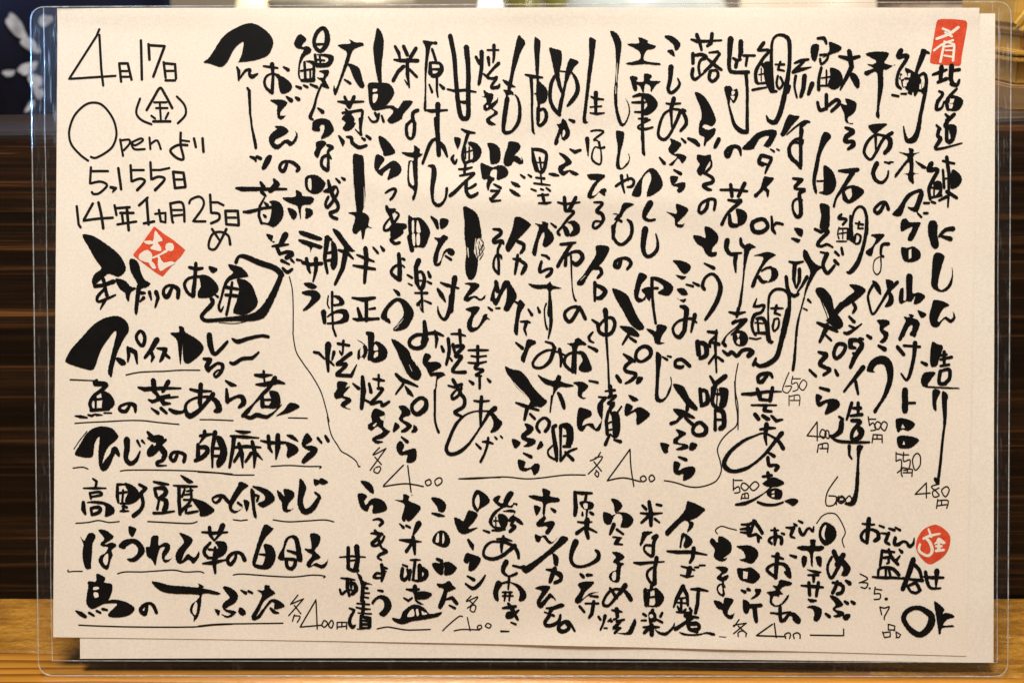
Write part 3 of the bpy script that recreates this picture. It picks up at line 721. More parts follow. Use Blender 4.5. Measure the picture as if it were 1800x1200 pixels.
F 60,104 66,107 72,107 78,102 81,97 81,102 76,108 71,111 64,109
#smelt_nail_simmer brush
@1050,840
F 94,24 97,24 105,27 113,32 110,36 104,41 97,44 101,46 100,51 95,56 94,55 96,48 93,44 88,46 80,54 74,60 71,58 72,54 80,46 87,39 92,32
F 88,58 91,57 96,60 100,65 98,70 93,73 90,70 92,64 91,61 89,66 88,72 86,72 87,64
73,76,2 82,77,4 100,77,4 115,80,1.5;101,73,5 100,83,4 97,88,3
88,92,2 97,94,3 102,96,2;97,94,6 95,102,5;87,101,1.5 94,103,3 101,102,1.5;102,93,2 106,93,2.5;107,91,2 113,91,2
@1050,930
90,59,5 83,72,4 80,81,2;90,60,4 94,68,4 95,79,3;84,72,2 93,71,2;83,76,2 94,77,2;88,72,3 88,86,3;84,80,2 86,84,3;93,83,2 91,85,3;83,86,2 95,87,3
98,62,2 106,62,4 116,64,2;106,64,4 105,78,4 103,87,4;97,82,3 99,85,3
98,86,4 95,93,5;92,90,4 106,92,2.5;102,91,3 82,104,4.5
~95,98,4 97,104,4 105,107,3;~96,98,3 104,98,4 107,102,4 104,106,3;98,100,1.5 103,100;98,104,1.5 104,103
F 86,107 95,109 106,109 115,107 122,108 124,110 121,111 114,109 105,111 95,111 89,110
#pinnacle_price pen
@1240,950
14,100,.9 21,100.5
~35,82,1.4 30,89 30,88 42,86 41,87 35,92 29,97;34,89 43,97;~34,100 34,96 38,94 42,96 42,100
70,87,1.5 53,99 84,100;72,86 74,101;~84,102,1.4 83,98 87,96 89,98 88,102;~93,102 92,98 96,96 99,98 99,102
110,98.5,1.4 144,99;145,99 145,92
#century_toro_tomo brush
@1240,880
F 5,39 8,39 12,43 13,37 18,37 25,42 27,47 26,53 20,58 18,60 22,59 21,61 17,63 11,61 8,57 9,50 4,43
F 10,69 18,68 23,70 22,74 17,77 17,79 22,77 24,78 22,82 19,84 20,88 21,90 19,91 20,97 18,100 13,97 11,91 13,87 17,85 11,80 16,74
#century_toro_tomo cut
F 13,91 16,88 17,92 17,97 14,95
#century_toro_tomo brush
F 8,104 15,105 18,107 20,101 29,103 25,111 23,116 23,123 27,122 30,117 28,123 24,123 19,119 17,114 12,112
@1240,950
F 17,70 23,67 23,76 27,77 30,75 28,80 24,81 19,77
#croquette_column brush
@1240,880
37,24,2 45,24,3 52,21,4;36,29,2 46,28,4;36,32,1.5 46,33,4;44,24,4 45,35,5;50,20,4 55,26,4 59,33,4;50,22,3 47,32,3;46,36,3 53,34,3;52,34,3 58,38,2.5;55,37,4 55,42,3
F 32,47 38,46 46,46 53,50 55,55 53,60 48,65 40,63 35,61 41,59 40,54 38,51
F 33,70 40,70 47,69 53,73 57,78 54,83 49,86 41,84 36,82 33,76
#croquette_column cut
P 39,73 44,74 43,81 39,81
#croquette_column brush
37,93,2 41,95,4;44,92,4 46,93,3;F 51,92 58,92 56,98 50,102 47,102 52,97
@1240,950
F 39,61 46,65 45,74 42,76 39,72;46,68,5 58,67,4;51,68,5 52,78,5 53,84,4
#oden_side brush
@1240,880
68,30,2 76,30,2;72,28,3 73,36,5 72,45,3;~73,36,2 68,38,3 66,41,3 69,44,3;~74,36,3 79,38,4 79,44,4;79,33,2 82,34,3
84,27,2 92,28,4;~92,27,4 90,32,4 89,36,3 93,38,2;92,23,2 95,25,3;97,20,2 101,22,3
~98,28,3 99,32,4 102,35,3 106,29,3 109,28,2.5 112,31,3 113,26,1.5
69,57,2 75,58,4 81,60,2.5;75,55,5 74,66,5 73,80,4;~74,80,3 67,75,3.5 64,71,3.5 68,67,3 75,65,3 82,66,4 86,71,5 88,79,4;83,74,3 87,78,4;88,56,2 94,58,4
F 78,82 90,85 88,88 82,89 78,93 81,97 77,98 77,100 72,99 70,102 70,106 74,109 80,106 86,98 87,100 83,106 77,110 71,110 67,106 67,99 64,95 73,93 70,88 75,88
@1240,950
68,75,2 77,76,3 89,74,2;~78,69,4 78,76,4 79,83,4 83,82,4 87,77,3 92,77,5 97,83,7;94,80,7 97,84,6
#hotate_column brush
@1240,880
F 95,48 101,46 109,46 109,40 115,40 115,46 122,46 124,49 119,52 113,53 112,67 110,66 108,53 100,51
F 101,57 106,58 105,66 102,69 100,63;F 115,58 121,58 121,68 117,66
F 106,71 120,73 120,75 113,75;107,77,2 118,77,3;113,78,4 113,84,3;100,88,2 112,89,4 123,90,2.5;108,85,4 109,98,4;118,85,4 116,99,3.5
F 107,102 116,103 116,105 110,106
@1240,950
F 106,69 112,67 119,69 122,72 121,79 117,84 113,82 114,76 112,71
#mekabu_column brush
@1240,880
F 123,22 128,22 135,27 137,35 133,42 126,46 121,43 118,36 119,28
#mekabu_column cut
F 121,33 123,27 126,25 124,34 125,40 122,37
#mekabu_column brush
134,52,5 139,64,5;144,56,6 137,66,5;~143,59,5 138,70,4 132,80,3.5 128,74,3 128,66,3 132,58,3;F 138,60 144,60 150,66 152,71 148,78 142,77 144,70
@1240,950
133,43,3 142,44,3;~138,42,4 136,48,4 133,54,4;~138,44,3 144,47,4 143,53,4 138,55,4;147,41,3 151,44,5
F 130,57 137,58 144,65 143,68 136,71 145,74 144,78 137,80 134,78 138,76 133,71 136,66
146,63,3 149,65,4;153,63,3 156,65,4;126,76,3 130,79,4;F 145,77 151,76 152,79 148,83 144,81
#bracket_curve pen
@1420,880
~8,23,1.2 14,15 22,12 30,15 38,31 35,40 37,48
@1050,840
~126,58,1.2 124,54 130,50 138,52 146,54
#oden_platter brush
@1420,880
~56,23,2 63,24,3 69,24,2;63,18,5 62,30,5 61,43,4;~61,43,3 56,40,3.5 55,35,3.5 59,30,3 65,29,3 72,32,4 73,38,5 69,41,4;74,25,2 79,27,2.5
76,33,2 83,34,3;~84,33,4 82,38,4 81,42,4 85,45,2.5;84,28,2 90,30,3.5;91,27,2 96,30,3
~91,38,4 90,44,4 94,45,4 99,42,3 103,43,3 106,47,4 110,44,3 111,38,1
77,51,3 76,60,3.5 75,68,3;77,52,4 90,53,2.5;~84,50,3 87,58,4 94,66,3.5;96,57,2 92,62,3.5;95,50,2 98,53,4;79,59,3 84,58,3 84,64,3 82,65,2
~73,77,3 74,71,3 81,69,3 89,71,4 95,77,4;81,70,3 81,78,2.5;84,70,3 86,78,3;67,79,2 78,80,3.5 90,80,3 100,81,2
@1420,950
110,19,6 105,35,5.5 99,50,5;~111,24,4 117,31,4 119,41,3.5;99,38,2 109,40,3 120,41,4;103,45,3 107,52,3;~106,46,3 113,44,3.5 117,51,4;~108,53,3 113,54,3 118,51,3
121,37,2 131,38,4 142,38,2.5;~123,32,4 125,43,4 129,49,3 139,49,2;135,31,6 134,48,2
#oden_price pen
~54,34,1.4 62,39 53,43.5;~55,43 62,44 60,49 55,48;64,49,2.2 64.4,49.4
70,48,1.4 69,55;~69,55 75,55 75,60 69,61;71,50 77,51;81.5,60.5,3.6 82,60.5
75,69,1.4 77,77;~75,69 80,70 85,69 80,79 80,82
84,87,1.3 84,93;84,87 91,89 90,94;84,93 91,93;78,95 80,101;78,96 86,95 86,100;80,101 86,100;92,96 93,101;92,95 97,98 95,101 92,101
#ok brush
~110,70,5 103,74,5 100,81,5.5 104,89,5 110,95,6 117,98,6 124,94,7 129,86,8 129,78,7 123,73,6 117,70,5 109,70,4
F 132,64 135,64 141,69 143,72 141,76 145,75 152,77 153,80 146,82 142,88 152,88 152,90 141,91 139,97 137,97 136,90 134,78
#seal_shop red
@1420,880
F 130,25 136,25 144,30 149,37 148,48 143,57 135,63 128,66 122,63 116,56 113,49 114,40 120,30
#seal_shop cut
126,29,2 129,37,3;~121,39,3 128,36,3 138,34,2;~124,39,3 128,44,3.5 130,52,3.5 126,57,3 120,55,3 116,51,3 117,45,2.5
F 137,38 144,43 142,45 138,44 132,45 134,42;137,42,2.5 137,51,4;134,47,2.5 140,47,2.5;134,52,3 142,51,3
@350,30
#appetizer_column brush
F 6,49 11,45 16,38 25,24 33,17 44,11 54,8 63,10 73,17 79,26 78,34 73,42 60,47 44,49 43,48 46,41 48,28 42,31 37,37 34,43 30,50 24,54 14,51
41,54,2 43,58,4 43,68,2;~44,66,2 50,58,3 55,57,3 54,61,3 57,64,5 63,61,1.5
52,76,2.5 54,79,3.5 55,103,2.5 57,118,2
@390,210
~32,0,2 33,10,2.5 36,24,3.5 37,31,3
31,40,2 36,42,4 37,45,2;38,40,3 42,42,4;F 49,39 54,39 52,46 47,53 43,53 45,46
16,73,2 22,74,5 45,74,4 69,74,2.5;42,67,3 45,72,5;56,64,3 59,69,7 52,76,5;43,77,4 47,81,3;46,83,1.5 41,92,3 40,102,3 43,110,3;24,98,2.5 30,98,4 45,94,3 53,93,3
F 51,87 57,86 63,89 66,96 65,104 60,111 55,114 50,112 42,110 42,108 50,109 53,98 53,90
46,88,2 49,91,4;45,101,2 47,103,3.5
#oden_potato_column brush
@350,30
69,53,2 76,54,3 84,55,2;78,51,5 79,62,3 78,81,4;~78,81,4 72,76,3 70,70,3 72,64,2.5 78,61,2 85,63,3;F 81,62 89,64 96,69 99,74 97,79 91,82 87,81 85,75 84,67;90,54,2 95,57,4
F 76,89 84,88 91,89 94,92 90,97 87,101 87,105 92,105 88,109 84,107 83,100 83,94
93,85,2 98,89,5;103,86,3 106,88,4
@390,210
F 57,8 65,8 70,11 71,14 66,18 58,22 57,26 61,27 66,23 71,22 75,24 79,17 78,13 81,17 79,24 73,29 68,26 61,32 55,31 51,25 51,19 55,14 59,11
~70,46,3 67,54,4 64,55,4 62,51,3.5 65,46,3 71,45,3 77,47,4 82,52,4 80,55,3.5
F 89,62 95,59 102,60 108,65 110,69 105,77 97,79 89,73
#oden_potato_column cut
F 92,64 95,64 95,75 92,72
#oden_potato_column brush
F 65,83 78,82 79,75 85,78 86,81 95,82 98,85 94,90 85,92 84,106 81,94 79,91 71,88
F 70,94 76,95 80,99 79,104 76,106 73,102;F 89,94 95,95 97,99 94,103 89,105 89,99
#eel_column brush
@350,30
F 105,21 109,20 114,25 110,30 110,33 115,32 119,35 118,39 112,43 108,51 107,61 109,67 115,68 122,64 123,69 114,70 108,68 105,62 106,50 108,42 111,36 104,34 101,29
112,49,3 113,68,3;F 113,48 119,47 123,50 123,66 120,68 120,52;108,58,2 121,56,2;118,57,2 118,67,2;109,68,3 121,67,3
~131,13,4 125,18,4 122,27,4 124,34,4 129,37,4 134,32,5 136,25,6 135,17,5 131,13,4;123,30,2.5 135,30
123,41,3 124,51,3;F 124,41 132,40 140,41 143,44 141,50 136,54 124,54 124,50 135,49 136,44;128,43,2.5 129,52,2;124,46,2 133,47
103,74,2 108,76,3.5;111,73,2 115,75,3;118,72,2 125,75,3.5
F 127,58 137,57 137,62 134,67 138,76 130,74 130,69 125,65 131,65 132,61
~130,72,2 125,84,2.5 122,96,3 118,106,4 121,109,2
126,97,2 131,101,4.5;~122,117,4 123,112,4 130,110,4.5 137,112,4.5 141,120,4
@390,210
F 96,12 98,5 104,1 112,1 118,8 118,13 115,17 110,20 105,21 108,14 109,8 107,6 104,8 104,13
F 100,25 107,23 111,26 106,32 102,41 98,37 100,31
~112,28,3 117,30,4 113,34,3 113,40,3;~113,38,3 107,41,3.5 106,49,3.5 112,54,4 113,46,3 113,38,3 116,42,2
113,65,3 115,74,5 119,84,4;F 107,76 120,70 119,76 114,78
~121,71,2 123,77,2.5 118,86,3.5 112,93,3.5 110,89,3 113,82,3;~118,82,4 123,90,4 122,96,3.5 115,99,4 117,103,3.5 122,105,3.5
121,63,2 125,67,3;127,62,2 130,64,3.5
#thick_leek_column brush
@350,30
F 147,31 160,29 159,25 166,28 172,28 174,31 166,34 162,38 158,50 152,65 145,83 142,79 143,73 145,76 150,62 155,46 156,38
F 157,50 165,52 170,56 173,67 175,73 173,76 169,74 164,66 160,56;154,67,2 160,71,3
147,90,2 155,91,4 174,90,2;154,85,3 158,95,4;164,85,4 159,96,4;152,102,3 172,99,3;~173,100,3 172,108,3 171,118,2.5
155,98,2 160,104,4;F 157,102 164,107 163,114 156,120 152,118 155,112 151,108
@390,210
F 131,8 141,4 140,8 136,12 131,13 128,10;146,0,3 147,15,3 148,17,2;147,17,2.5 141,11,1
124,18,2 128,24,5 128,28,2;~132,19,2 137,20,4 138,25,4 145,30,4 153,28,3;148,20,2 151,22,3.5;153,18,3 157,21,3.5
F 139,38 146,38 150,41 151,60 152,80 150,93 148,98 143,98 142,92 140,75 139,55
F 134,99 143,98 151,99 156,104 155,112 159,115 153,115 150,126 148,125 147,117 142,121 138,117 141,103
@520,350
115,29,6 107,30,9 102,38,5;120,40,5 123,54,6,3;F 100,33 112,28 110,34 106,38 103,38;121,28,3 129,28,4 135,31,1.5;122,30,4 123,43,2
65,59,2 75,63,4 83,66,2;61,70,2 72,72,4 84,74,3;74,52,5 75,62,5 73,88,3.5;82,51,2 87,57,3;90,50,2 93,54,4
#soy_leek_column brush
@520,350
60,104,2 72,106,5 84,104,3;75,106,4 75,128,4;~78,116,2 84,115,3
@520,520
66,13,3 69,23,5;61,24,2 66,25,4 88,24,3
F 65,46 71,49 76,54 76,60 73,66 70,64 66,67 66,58 69,55 72,51
#soy_leek_column cut
F 69,56 71,53 72,60 69,64
#soy_leek_column brush
76,39,4 80,41,7 80,60,6 78,66,4;F 84,48 91,50 97,57 96,65 90,69 83,70 78,66 79,58
#soy_leek_column cut
F 84,60 87,59 87,63 83,65;F 84,51 87,54 87,57 83,57
#soy_leek_column brush
61,92,2 67,97,4;71,85,4 72,100,6 70,118,4;78,92,3 80,101,4;82,87,2 88,88,4 94,89,2;88,83,3 88,97,2;~87,97,3 92,98,4 86,106,3 80,113,4 90,111,3 92,115,4 99,111,3;72,108,2 79,112,3
@580,660
F 46,36 50,34 58,38 58,41 53,43 57,47 59,41 57,52 62,57 64,58 57,65 49,67 57,69 50,71 45,67 47,64 56,59 54,55 50,53 45,57 41,55 41,51 45,48 44,42
#soy_leek_column cut
F 46,52 50,49 48,53
#shallot_tempura_column brush
@600,40
F 38,7 42,10 45,18 45,28 43,46 43,65 40,65 37,53 35,40 34,28 36,16
F 29,65 40,64 50,65 55,70 56,76 52,83 47,88 38,88 36,86 36,91 42,89 54,88 60,91 65,84 67,83 74,83 75,86 66,97 64,102 57,106 52,107 49,103 55,95 51,91 40,93 34,93 30,86 29,75
#shallot_tempura_column cut
F 34,71 38,71 38,73 34,74;F 34,77 39,77 37,84 34,85
#shallot_tempura_column brush
~29,100,1.5 33,105,2.5 38,104,3 40,97,3;36,96,3 39,101,3;43,99,2.5 45,105,3
@620,210
F 28,18 36,22 42,29 45,36 34,39 32,34 29,27
F 25,38 31,39 34,43 30,49 28,54 35,49 43,44 49,47 52,53 49,59 41,63 37,64 39,56 40,52 34,56 31,60 25,55 23,49
~35,78,2 42,74,3 46,75,3 43,82,3 40,85,2.5
~36,92,3 38,96,5 44,97,3;F 36,96 44,94 46,96 41,101 38,101;~40,100,4 43,110,4 48,117,4;~46,98,2 49,101,2.5 45,108,3 39,116,3 34,117,3 34,112,2.5 39,105,2
@520,350
~103,27,4 109,32,4 112,35,4 106,40,4 101,43,4 105,47,3.5 110,46,3
109,58,4 110,70,5 110,85,5;113,63,3 115,64;113,70,2 115,72;~111,70,2.5 105,71,3 101,77,3.5 105,82,4 110,85,5
F 103,95 109,97 111,101 108,102
#shallot_tempura_column brush
@520,520
F 90,22 94,13 100,6 107,2 115,4 122,11 125,18 123,25 117,34 107,37 103,35 109,28 114,20 113,12 109,6 104,8 98,15 97,22 100,25 100,29 94,26
F 101,46 107,47 114,52 120,58 123,66 130,75 133,82 130,88 125,88 119,83 114,74 110,66 107,58
106,82,3 112,88,5 120,91,4 129,95,2;114,92,3 106,103,2;116,95,2 120,101,5 124,105,2
@580,660
~91,26,4 87,31,4 88,37,4 93,40,5 100,35,6 102,30,5 101,25,4 96,23,4 91,26,4
F 73,32 79,31 85,36 85,41 79,43 78,46 84,49 87,53 80,59 75,58 81,53 77,49 73,45 76,38
F 69,49 74,52 73,55 67,59;F 89,51 93,55 91,59 86,59 88,55
76,64,2 82,69,4;F 71,72 75,68 79,73 77,79 84,77 90,76 92,80 91,88 86,91 81,90 82,83 75,83 71,78
#group_price_left pen
~87,125,1.4
~53,75,1.3 46,83 58,77 59,77 51,88 43,99;48,85 55,93;~48,97 47,100 51,102 54,98 53,95 49,96
78,93.5,1.4 57,115;~57,116 80,113 99,116;82.5,94 86,122
~104,109,1.4 101,111 103,115 107,113 106,109 104,109;~115,107 111,110 113,115 118,112 118,108 115,107
#rule_mid rule
~137,108,1.4 155,107 180,106.5
#eggplant_column brush
@600,40
57,26,3 61,33,4 62,38,3;66,26,4 70,35,4;79,28,4 73,38,4;56,40,2 63,41,4 81,41,4;70,40,4 70,55,4 72,69,2;~66,47,4 60,53,4 55,62,4;72,50,3 80,58,3;67,61,1 70,66,2
@600,40
~81,93,4 76,96,4 76,104,4 79,107,2;~75,103,3 69,110,3.5 70,120,3;~77,104,3 77,112,3 76,120,3
@620,210
~57,6,3 57,16,3.2 61,21,3 65,17,3 66,6,3
#eggplant_column brush
F 52,35 64,35 65,28 71,32 71,36 74,37 71,40 69,42 69,55 69,72 66,84 64,86 63,83 65,76 59,70 58,60 59,46 60,44 64,44 64,41 57,39
#eggplant_column cut
F 61,47 63,46 64,58 65,70 61,67 60,57
#eggplant_column brush
@520,350
F 119,18 124,20 131,20 137,25 142,34 140,43 136,51 130,51 125,51 121,45 119,34
#eggplant_column cut
F 123,24 125,24 125,35 123,35;F 128,24 130,25 132,35 128,35;F 123,38 126,38 126,49 124,48;F 128,38 131,38 131,48 128,48
#eggplant_column brush
130,65,6 127,72,5 128,88,5 131,95,2;~128,78,3 133,77,3 136,84,4 134,93,5 131,94,4;129,86,2 134,86;118,80,2 123,83,3;119,89,1.5 123,91,2;140,77,3 142,82,4;139,87,2 143,89,3
126,99,2 139,99,3;133,96,3 134,118,2.5;~133,106,2 129,111,4;136,107,2 143,110,2.5;~131,110,1 132,116,1 135,119,1.5
@520,520
136,27,4 137,40,6 135,50,6;~137,41,3 128,41,4 121,46,4 121,52,4 127,55,4 134,53,5 138,45,6;~137,40,3 148,39,4 156,42,2;147,37,3 149,45,4 148,54,2
F 136,61 141,61 143,64 140,69 148,69 153,71 153,75 144,80 149,80 155,80 158,83 154,85 150,88 149,95 147,107 148,120 146,120 146,105 148,90 148,84 142,84 138,76 134,70
@580,660
~111,15,3 111,30,2.5 111,45,2.5 113,54,2.5 115,59,3
#log_shiitake_column brush
@600,40
F 86,20 96,21 101,21 101,24 96,24 94,28 92,40 90,60 90,80 90,93 88,94 87,90 88,75 88,50 89,28
96,29,3 100,41,3;94,43,3 94,54,5;~96,43,3 104,44,3 106,50,5 102,56,5 96,57,4;95,50,2 104,50,3;93,66,2 96,74,3;101,57,3 101,72,2.5 102,79,2;104,66,2 108,70,4
90,93,2 95,94,4 112,93,2;102,87,6 102,100,4 102,115,4
@620,210
~88,0,5 90,20,5 91,38,5;~88,21,3 82,26,4 74,47,3;~90,23,3 96,30,5 100,40,2
F 79,50 82,48 87,49 89,58 87,70 86,80 87,87 92,89 97,83 98,73 101,73 100,82 96,90 91,93 86,91 83,85 82,73 83,60 83,52
83,103,2 88,108,5 90,115,3;F 93,105 101,106 100,112 94,116 92,112
@520,350
F 146,41 152,41 156,38 161,41 157,46 152,55 150,65 149,68 153,65 156,56 161,52 166,53 168,57 165,60 161,58 159,56 155,62 153,69 149,71 146,69 145,63 147,55 150,46
158,60,2 164,64,3
153,88,2 160,91,4 172,94,2;168,83,6 166,95,5 164,118,5;150,95,3 154,101,5 158,108,2
@520,520
~164,0,5 163,12,5 159,23,4 155,24,3 151,18,3 150,11,1
#sweet_sake_column brush
@600,40
~115,15,5 119,35,5 121,60,4.5 123,82,5 126,99,5 131,102,5 134,98,5 134,80,5 134,50,5 132,27,6;112,71,2 120,73,3 130,72,3 142,74,2;125,84,2 130,85,4 134,84,2
@620,210
F 107,20 114,21 112,30 110,31;~107,38,1.5 105,42,4 108,47,3 110,43,2
115,11,2 121,14,4 129,15,2;~122,15,4 118,28,3 116,40,3.5 119,48,3;119,30,2 119,42,2;F 123,24 131,26 136,33 134,41 128,46 125,45 127,40 126,31 122,27
123,30,2 123,43,2;120,35,1.5 127,33;120,46,3 126,44
112,53,2 119,53,3 126,51,2;119,48,3 118,57,3;~113,60,2 124,58,3 128,58,3 118,67,3 108,77,4 103,81,4
~120,66,4 120,76,4 124,82,4 130,80,3.5 132,78,2.5;~130,69,3 126,72,3 121,74,2
#roast_bean_column brush
@600,40
142,37,3 146,44,4;~148,32,5 148,47,4 146,62,4 145,66,3;~155,38,4 156,46,2.5;154,30,2 166,30,2;161,25,4 161,38,3 160,43,2;~166,44,4 160,50,3 154,58,3 160,60,3 164,59,3 158,69,3 165,69,4 167,66,2;150,55,2 155,59,3
F 150,72 155,75 160,76 160,81 158,86 164,82 165,79 165,85 160,91 164,94 165,97 157,103 163,108 158,109 154,107 153,102 161,96 158,92 153,94 150,92 150,88 153,85 152,80 148,79 151,78
#roast_bean_column cut
F 153,89 155,88 154,91

#shrimp_column cut
@760,350
~37.5,52,1 38,58,.9 38.5,62,.3;~46,42,.5 45,54,.8 47,62,.5;~49,43,.6 48,52,.9 49,60,.5
#thick_leek_column cut
@390,210
~150.5,72,.3 150.8,84,.6 150.5,92,.5;~140,70,.2 140.5,80,.5
#potato_fry_tempura cut
@760,520
~86,91,.3 91,97,1 97,102,.4;~99,105,.2 96,103,.4
#shallot_tempura_column cut
@520,520
~111,68,.3 114,75,.7 117,81,.4;~125,66,.4 128,73,.6;~120,72,.2 123,79,.5
~107,32,.4 111,28,.6 114,24,.2;~105,35,.5 109,32,.4
#squid_okizuke cut
@960,390
~36,62,.3 41,57,.5
#smelt_roe_column cut
@990,50
~56.5,38,.3 56,48,.8 56,58,.5;~55,62,.4 55,70,.6
#wakame_column cut
@1180,390
~1,0,.1 1,1,.1
@810,50
#rice_cake_column brush
F 60,10 64,11 68,17 63,27 57,46 53,65 51,70 49,64 52,50 55,32
F 44,55 50,57 54,60 58,63 52,63 47,60;F 45,66 49,66 54,67 56,71 51,71 48,75 47,70
~49,75,5 46,95,5 45,108,4 48,111,4;~48,111,4 54,109,3 60,101,4 62,93,4 62,83,3.5 60,75,2.5 57,71,1
@810,220
F 51,18 60,19 63,24 58,31 51,39 57,33 62,35 64,38 64,34 66,40 62,42 56,39 53,43 48,44 45,40 46,33 49,24
63,53,2 67,56,3;71,53,2 74,55,3;F 53,60 60,62 63,66 58,66 54,63;F 51,68 57,70 63,75 60,76 54,73
@760,350
F 87,20 94,20 103,26 103,29 96,37 90,43 84,52 80,56 77,51 82,38 85,29
~90,45,4 96,48,4 96,53,4 93,57,3
85,63,2 90,64,4 93,63,2;~90,59,3 89,68,4 87,79,2.5;~91,64,3 98,69,4 97,74,5 94,79,3
#bean_fry_column brush
@810,220
F 28,20 35,20 41,25 42,34 40,40 33,42 31,39 30,27
F 21,41 28,43 34,45 40,43 46,44 50,49 49,54 44,57 38,58 38,48 33,48 31,54 36,57 32,62 29,70 27,64 28,58 24,58 22,54
35,63,2 42,67,3.5;32,70,3 41,70,2.5;40,71,3 34,77,4;31,78,3 33,81,3 42,80,2
@760,350
~64,32,2 71,33,4 72,37,4 65,43,4 66,46,4 73,44,3 75,47,3;~72,47,3 69,55,3 70,66,3 70,79,3;~70,79,3 65,73,3 65,65,2.5 68,59,2.5 72,60,3 73,63,2
67,87,4 69,97,5;F 61,105 66,90 70,88 66,98 67,105 71,97 75,87 80,86 82,89 75,98 68,112 63,108;F 79,88 83,90 89,102 84,112 80,118 75,116 78,106
#shrimp_column brush
@760,350
F 33,9 41,11 47,16 50,24 52,40 48,42 46,48 44,56 48,62 48,70 46,80 42,85 38,84 35,76 35,66 36,55 34,40 34,25
50,42,.6 54,46,.9 52,54,.7 54,58,.8 50,64,1;52,41,.5 55,52,.7 50,60,.8;48,46,.8 50,56,1 48,62,1;46,50,.7 47,60,1;49,44,1 51,50,.6;53,48,.7 49,58,.8
F 34,89 44,88 50,91 44,98 38,103 46,102 51,105 56,101 55,105 50,107 44,104 38,108 33,106 35,101 40,92
@760,520
F 35,14 44,11 50,12 48,17 44,22 42,30 43,33 48,32 52,25 54,20 58,19 58,22 61,25 57,25 52,31 47,36 41,38 37,34 37,27 41,18
59,12,2 63,15,3;67,13,2 71,13,2.5
38,57,2 48,57,3 59,57,2;41,63,2 48,64,2.5 57,63,2;38,70,2 48,71,3 57,69,2;48,53,4 48,72,3;~48,72,4 45,76,3 54,78,3 46,83,3 52,84,2;50,84,3 50,97,3;39,89,2 43,92,4;58,87,2 61,90,3.5
@760,670
44,20,2 50,21,3 60,20,2;52,16,4 51,30,4 51,47,2.5;~66,28,6 60,33,4 55,41,3 48,52,2 38,66,3 28,74,4 19,76,4 15,71,4 17,63,3.5 25,45,3.5 35,35,2 46,31,1.5 60,31,2
F 60,32 65,33 70,39 74,43 70,50 65,53 61,53 64,47 64,41
46,65,2 51,70,3;53,63,2 58,63,3.5 64,65,2;59,59,3 58,67,3 55,76,2.5 51,84,3;66,58,2 68,60,2.5;72,57,2 74,59,2
#roast_bean_column brush
@760,520
10,53,3 12,58,4;~17,45,4 18,58,4 15,72,3;22,51,4 24,60,3;20,40,2 28,40,3 35,42,2;29,36,4 30,50,3;~25,53,4 33,53,4 26,61,4 25,64,3 31,64,4 22,77,4 24,80,3 35,80,4;19,65,2 21,68,2.5
@760,670
17,4,2 24,6,3;22,-2,4 30,12,4;~31,3,4 24,5,3;~31,6,3 28,14,3 22,18,3.5 21,14,3 26,8,2;~29,12,4 34,18,4 33,26,4 24,32,4 30,36,3 33,37,1.5
#chinese_yam_column brush
@810,50
F 78,11 81,12 84,16 83,30 82,50 79,50 78,35 77,20
68,50,2 76,52,4 86,53,2;~74,53,4 75,70,3 75,90,2.5 76,108,3 78,112,1;81,52,3 81,70,2;~82,75,3 82,98,3
F 80,57 86,60 91,66 91,75 87,80 80,78;78,70,1.5 82,70
~82,88,3 87,86,3 90,91,4 89,98,4 84,103,3.5 81,100,3 81,85,3
@810,220
75,25,2 77,38,5 80,48,5;~76,26,3 84,27,4 90,31,3.5 89,42,4 86,50,3.5 81,49,2.5;83,35,2.5 85,49,2;79,40,1.5 89,40;84,50,2 85,62,2;79,56,2 88,57,3;77,62,2 85,63,2.5 94,64,1.5;74,68,2 79,70,2.5;84,68,2 87,69,2;90,67,2 94,70,2.5
81,75,2 92,74,2.5;86,74,4 88,83,3;82,83,2 90,83,3 95,82,1.5
#mullet_roe_column brush
@760,350
F 108,26 115,27 116,24 122,26 122,31 127,37 128,43 124,48 119,51 116,48 118,40 117,35 113,42 111,50 109,60 105,57 107,48 110,38 112,30
125,26,2 130,30,3
115,59,2 120,60,3 123,63,3;~115,66,3 113,74,4 114,77,3 121,74,3 126,74,3 124,79,4 120,82,3
F 101,89 108,90 120,90 124,87 127,91 136,94 128,95 125,98 126,110 124,122 121,122 122,105 121,95 112,95 105,93
@760,520
~124,5,4 125,25,4 124,36,3 122,45,1.5;~120,8,2 118,15,1.5 119,28,2 121,35,2.5
#mullet_roe_column brush
119,48,2 126,50,3 129,55,4;~128,56,5 124,68,4 116,75,3 108,75,3 106,70,3 112,62,3 122,57,2.5 132,59,2 141,63,2;134,56,4 136,66,4 135,74,2.5
F 111,83 118,86 128,89 132,83 136,85 136,90 149,94 142,96 134,96 128,104 126,114 124,118 127,100 126,95 118,92
F 131,101 136,103 140,113 140,119 137,118 134,110
@760,670
~126,15,2.5 124,32,1.5
~130,46,4 127,50,4 130,70,5 131,83,3;~128,66,2 122,72,2 123,78,2.5 130,82,2.5;135,47,4 135,68,2.5 135,83,3
F 133,46 142,43 148,48 149,58 147,66 143,69 140,68 141,58 140,50;138,57,2 143,57;138,68,3 145,68;~135,83,3 143,74,3 152,70,2;140,74,3 148,82,4
#wakame_column brush
@810,50
F 93,22 99,23 106,26 106,38 104,50 107,66 106,70 102,62 98,46 95,32
F 114,34 119,34 124,37 119,43 112,58 109,73 105,92 102,90 103,80 108,62 110,48
~99,51,3 95,60,4 94,74,4 97,84,4 104,92,4;103,46,1.5 111,47
F 116,47 121,51 125,60 125,68 121,76 114,83 111,83 115,76 120,68 120,58
F 101,102 105,101 107,96 111,99 113,104 115,110 111,116 106,117 108,110 106,106 105,112 101,121 99,118 103,107;114,97,2 119,99,4
@810,220
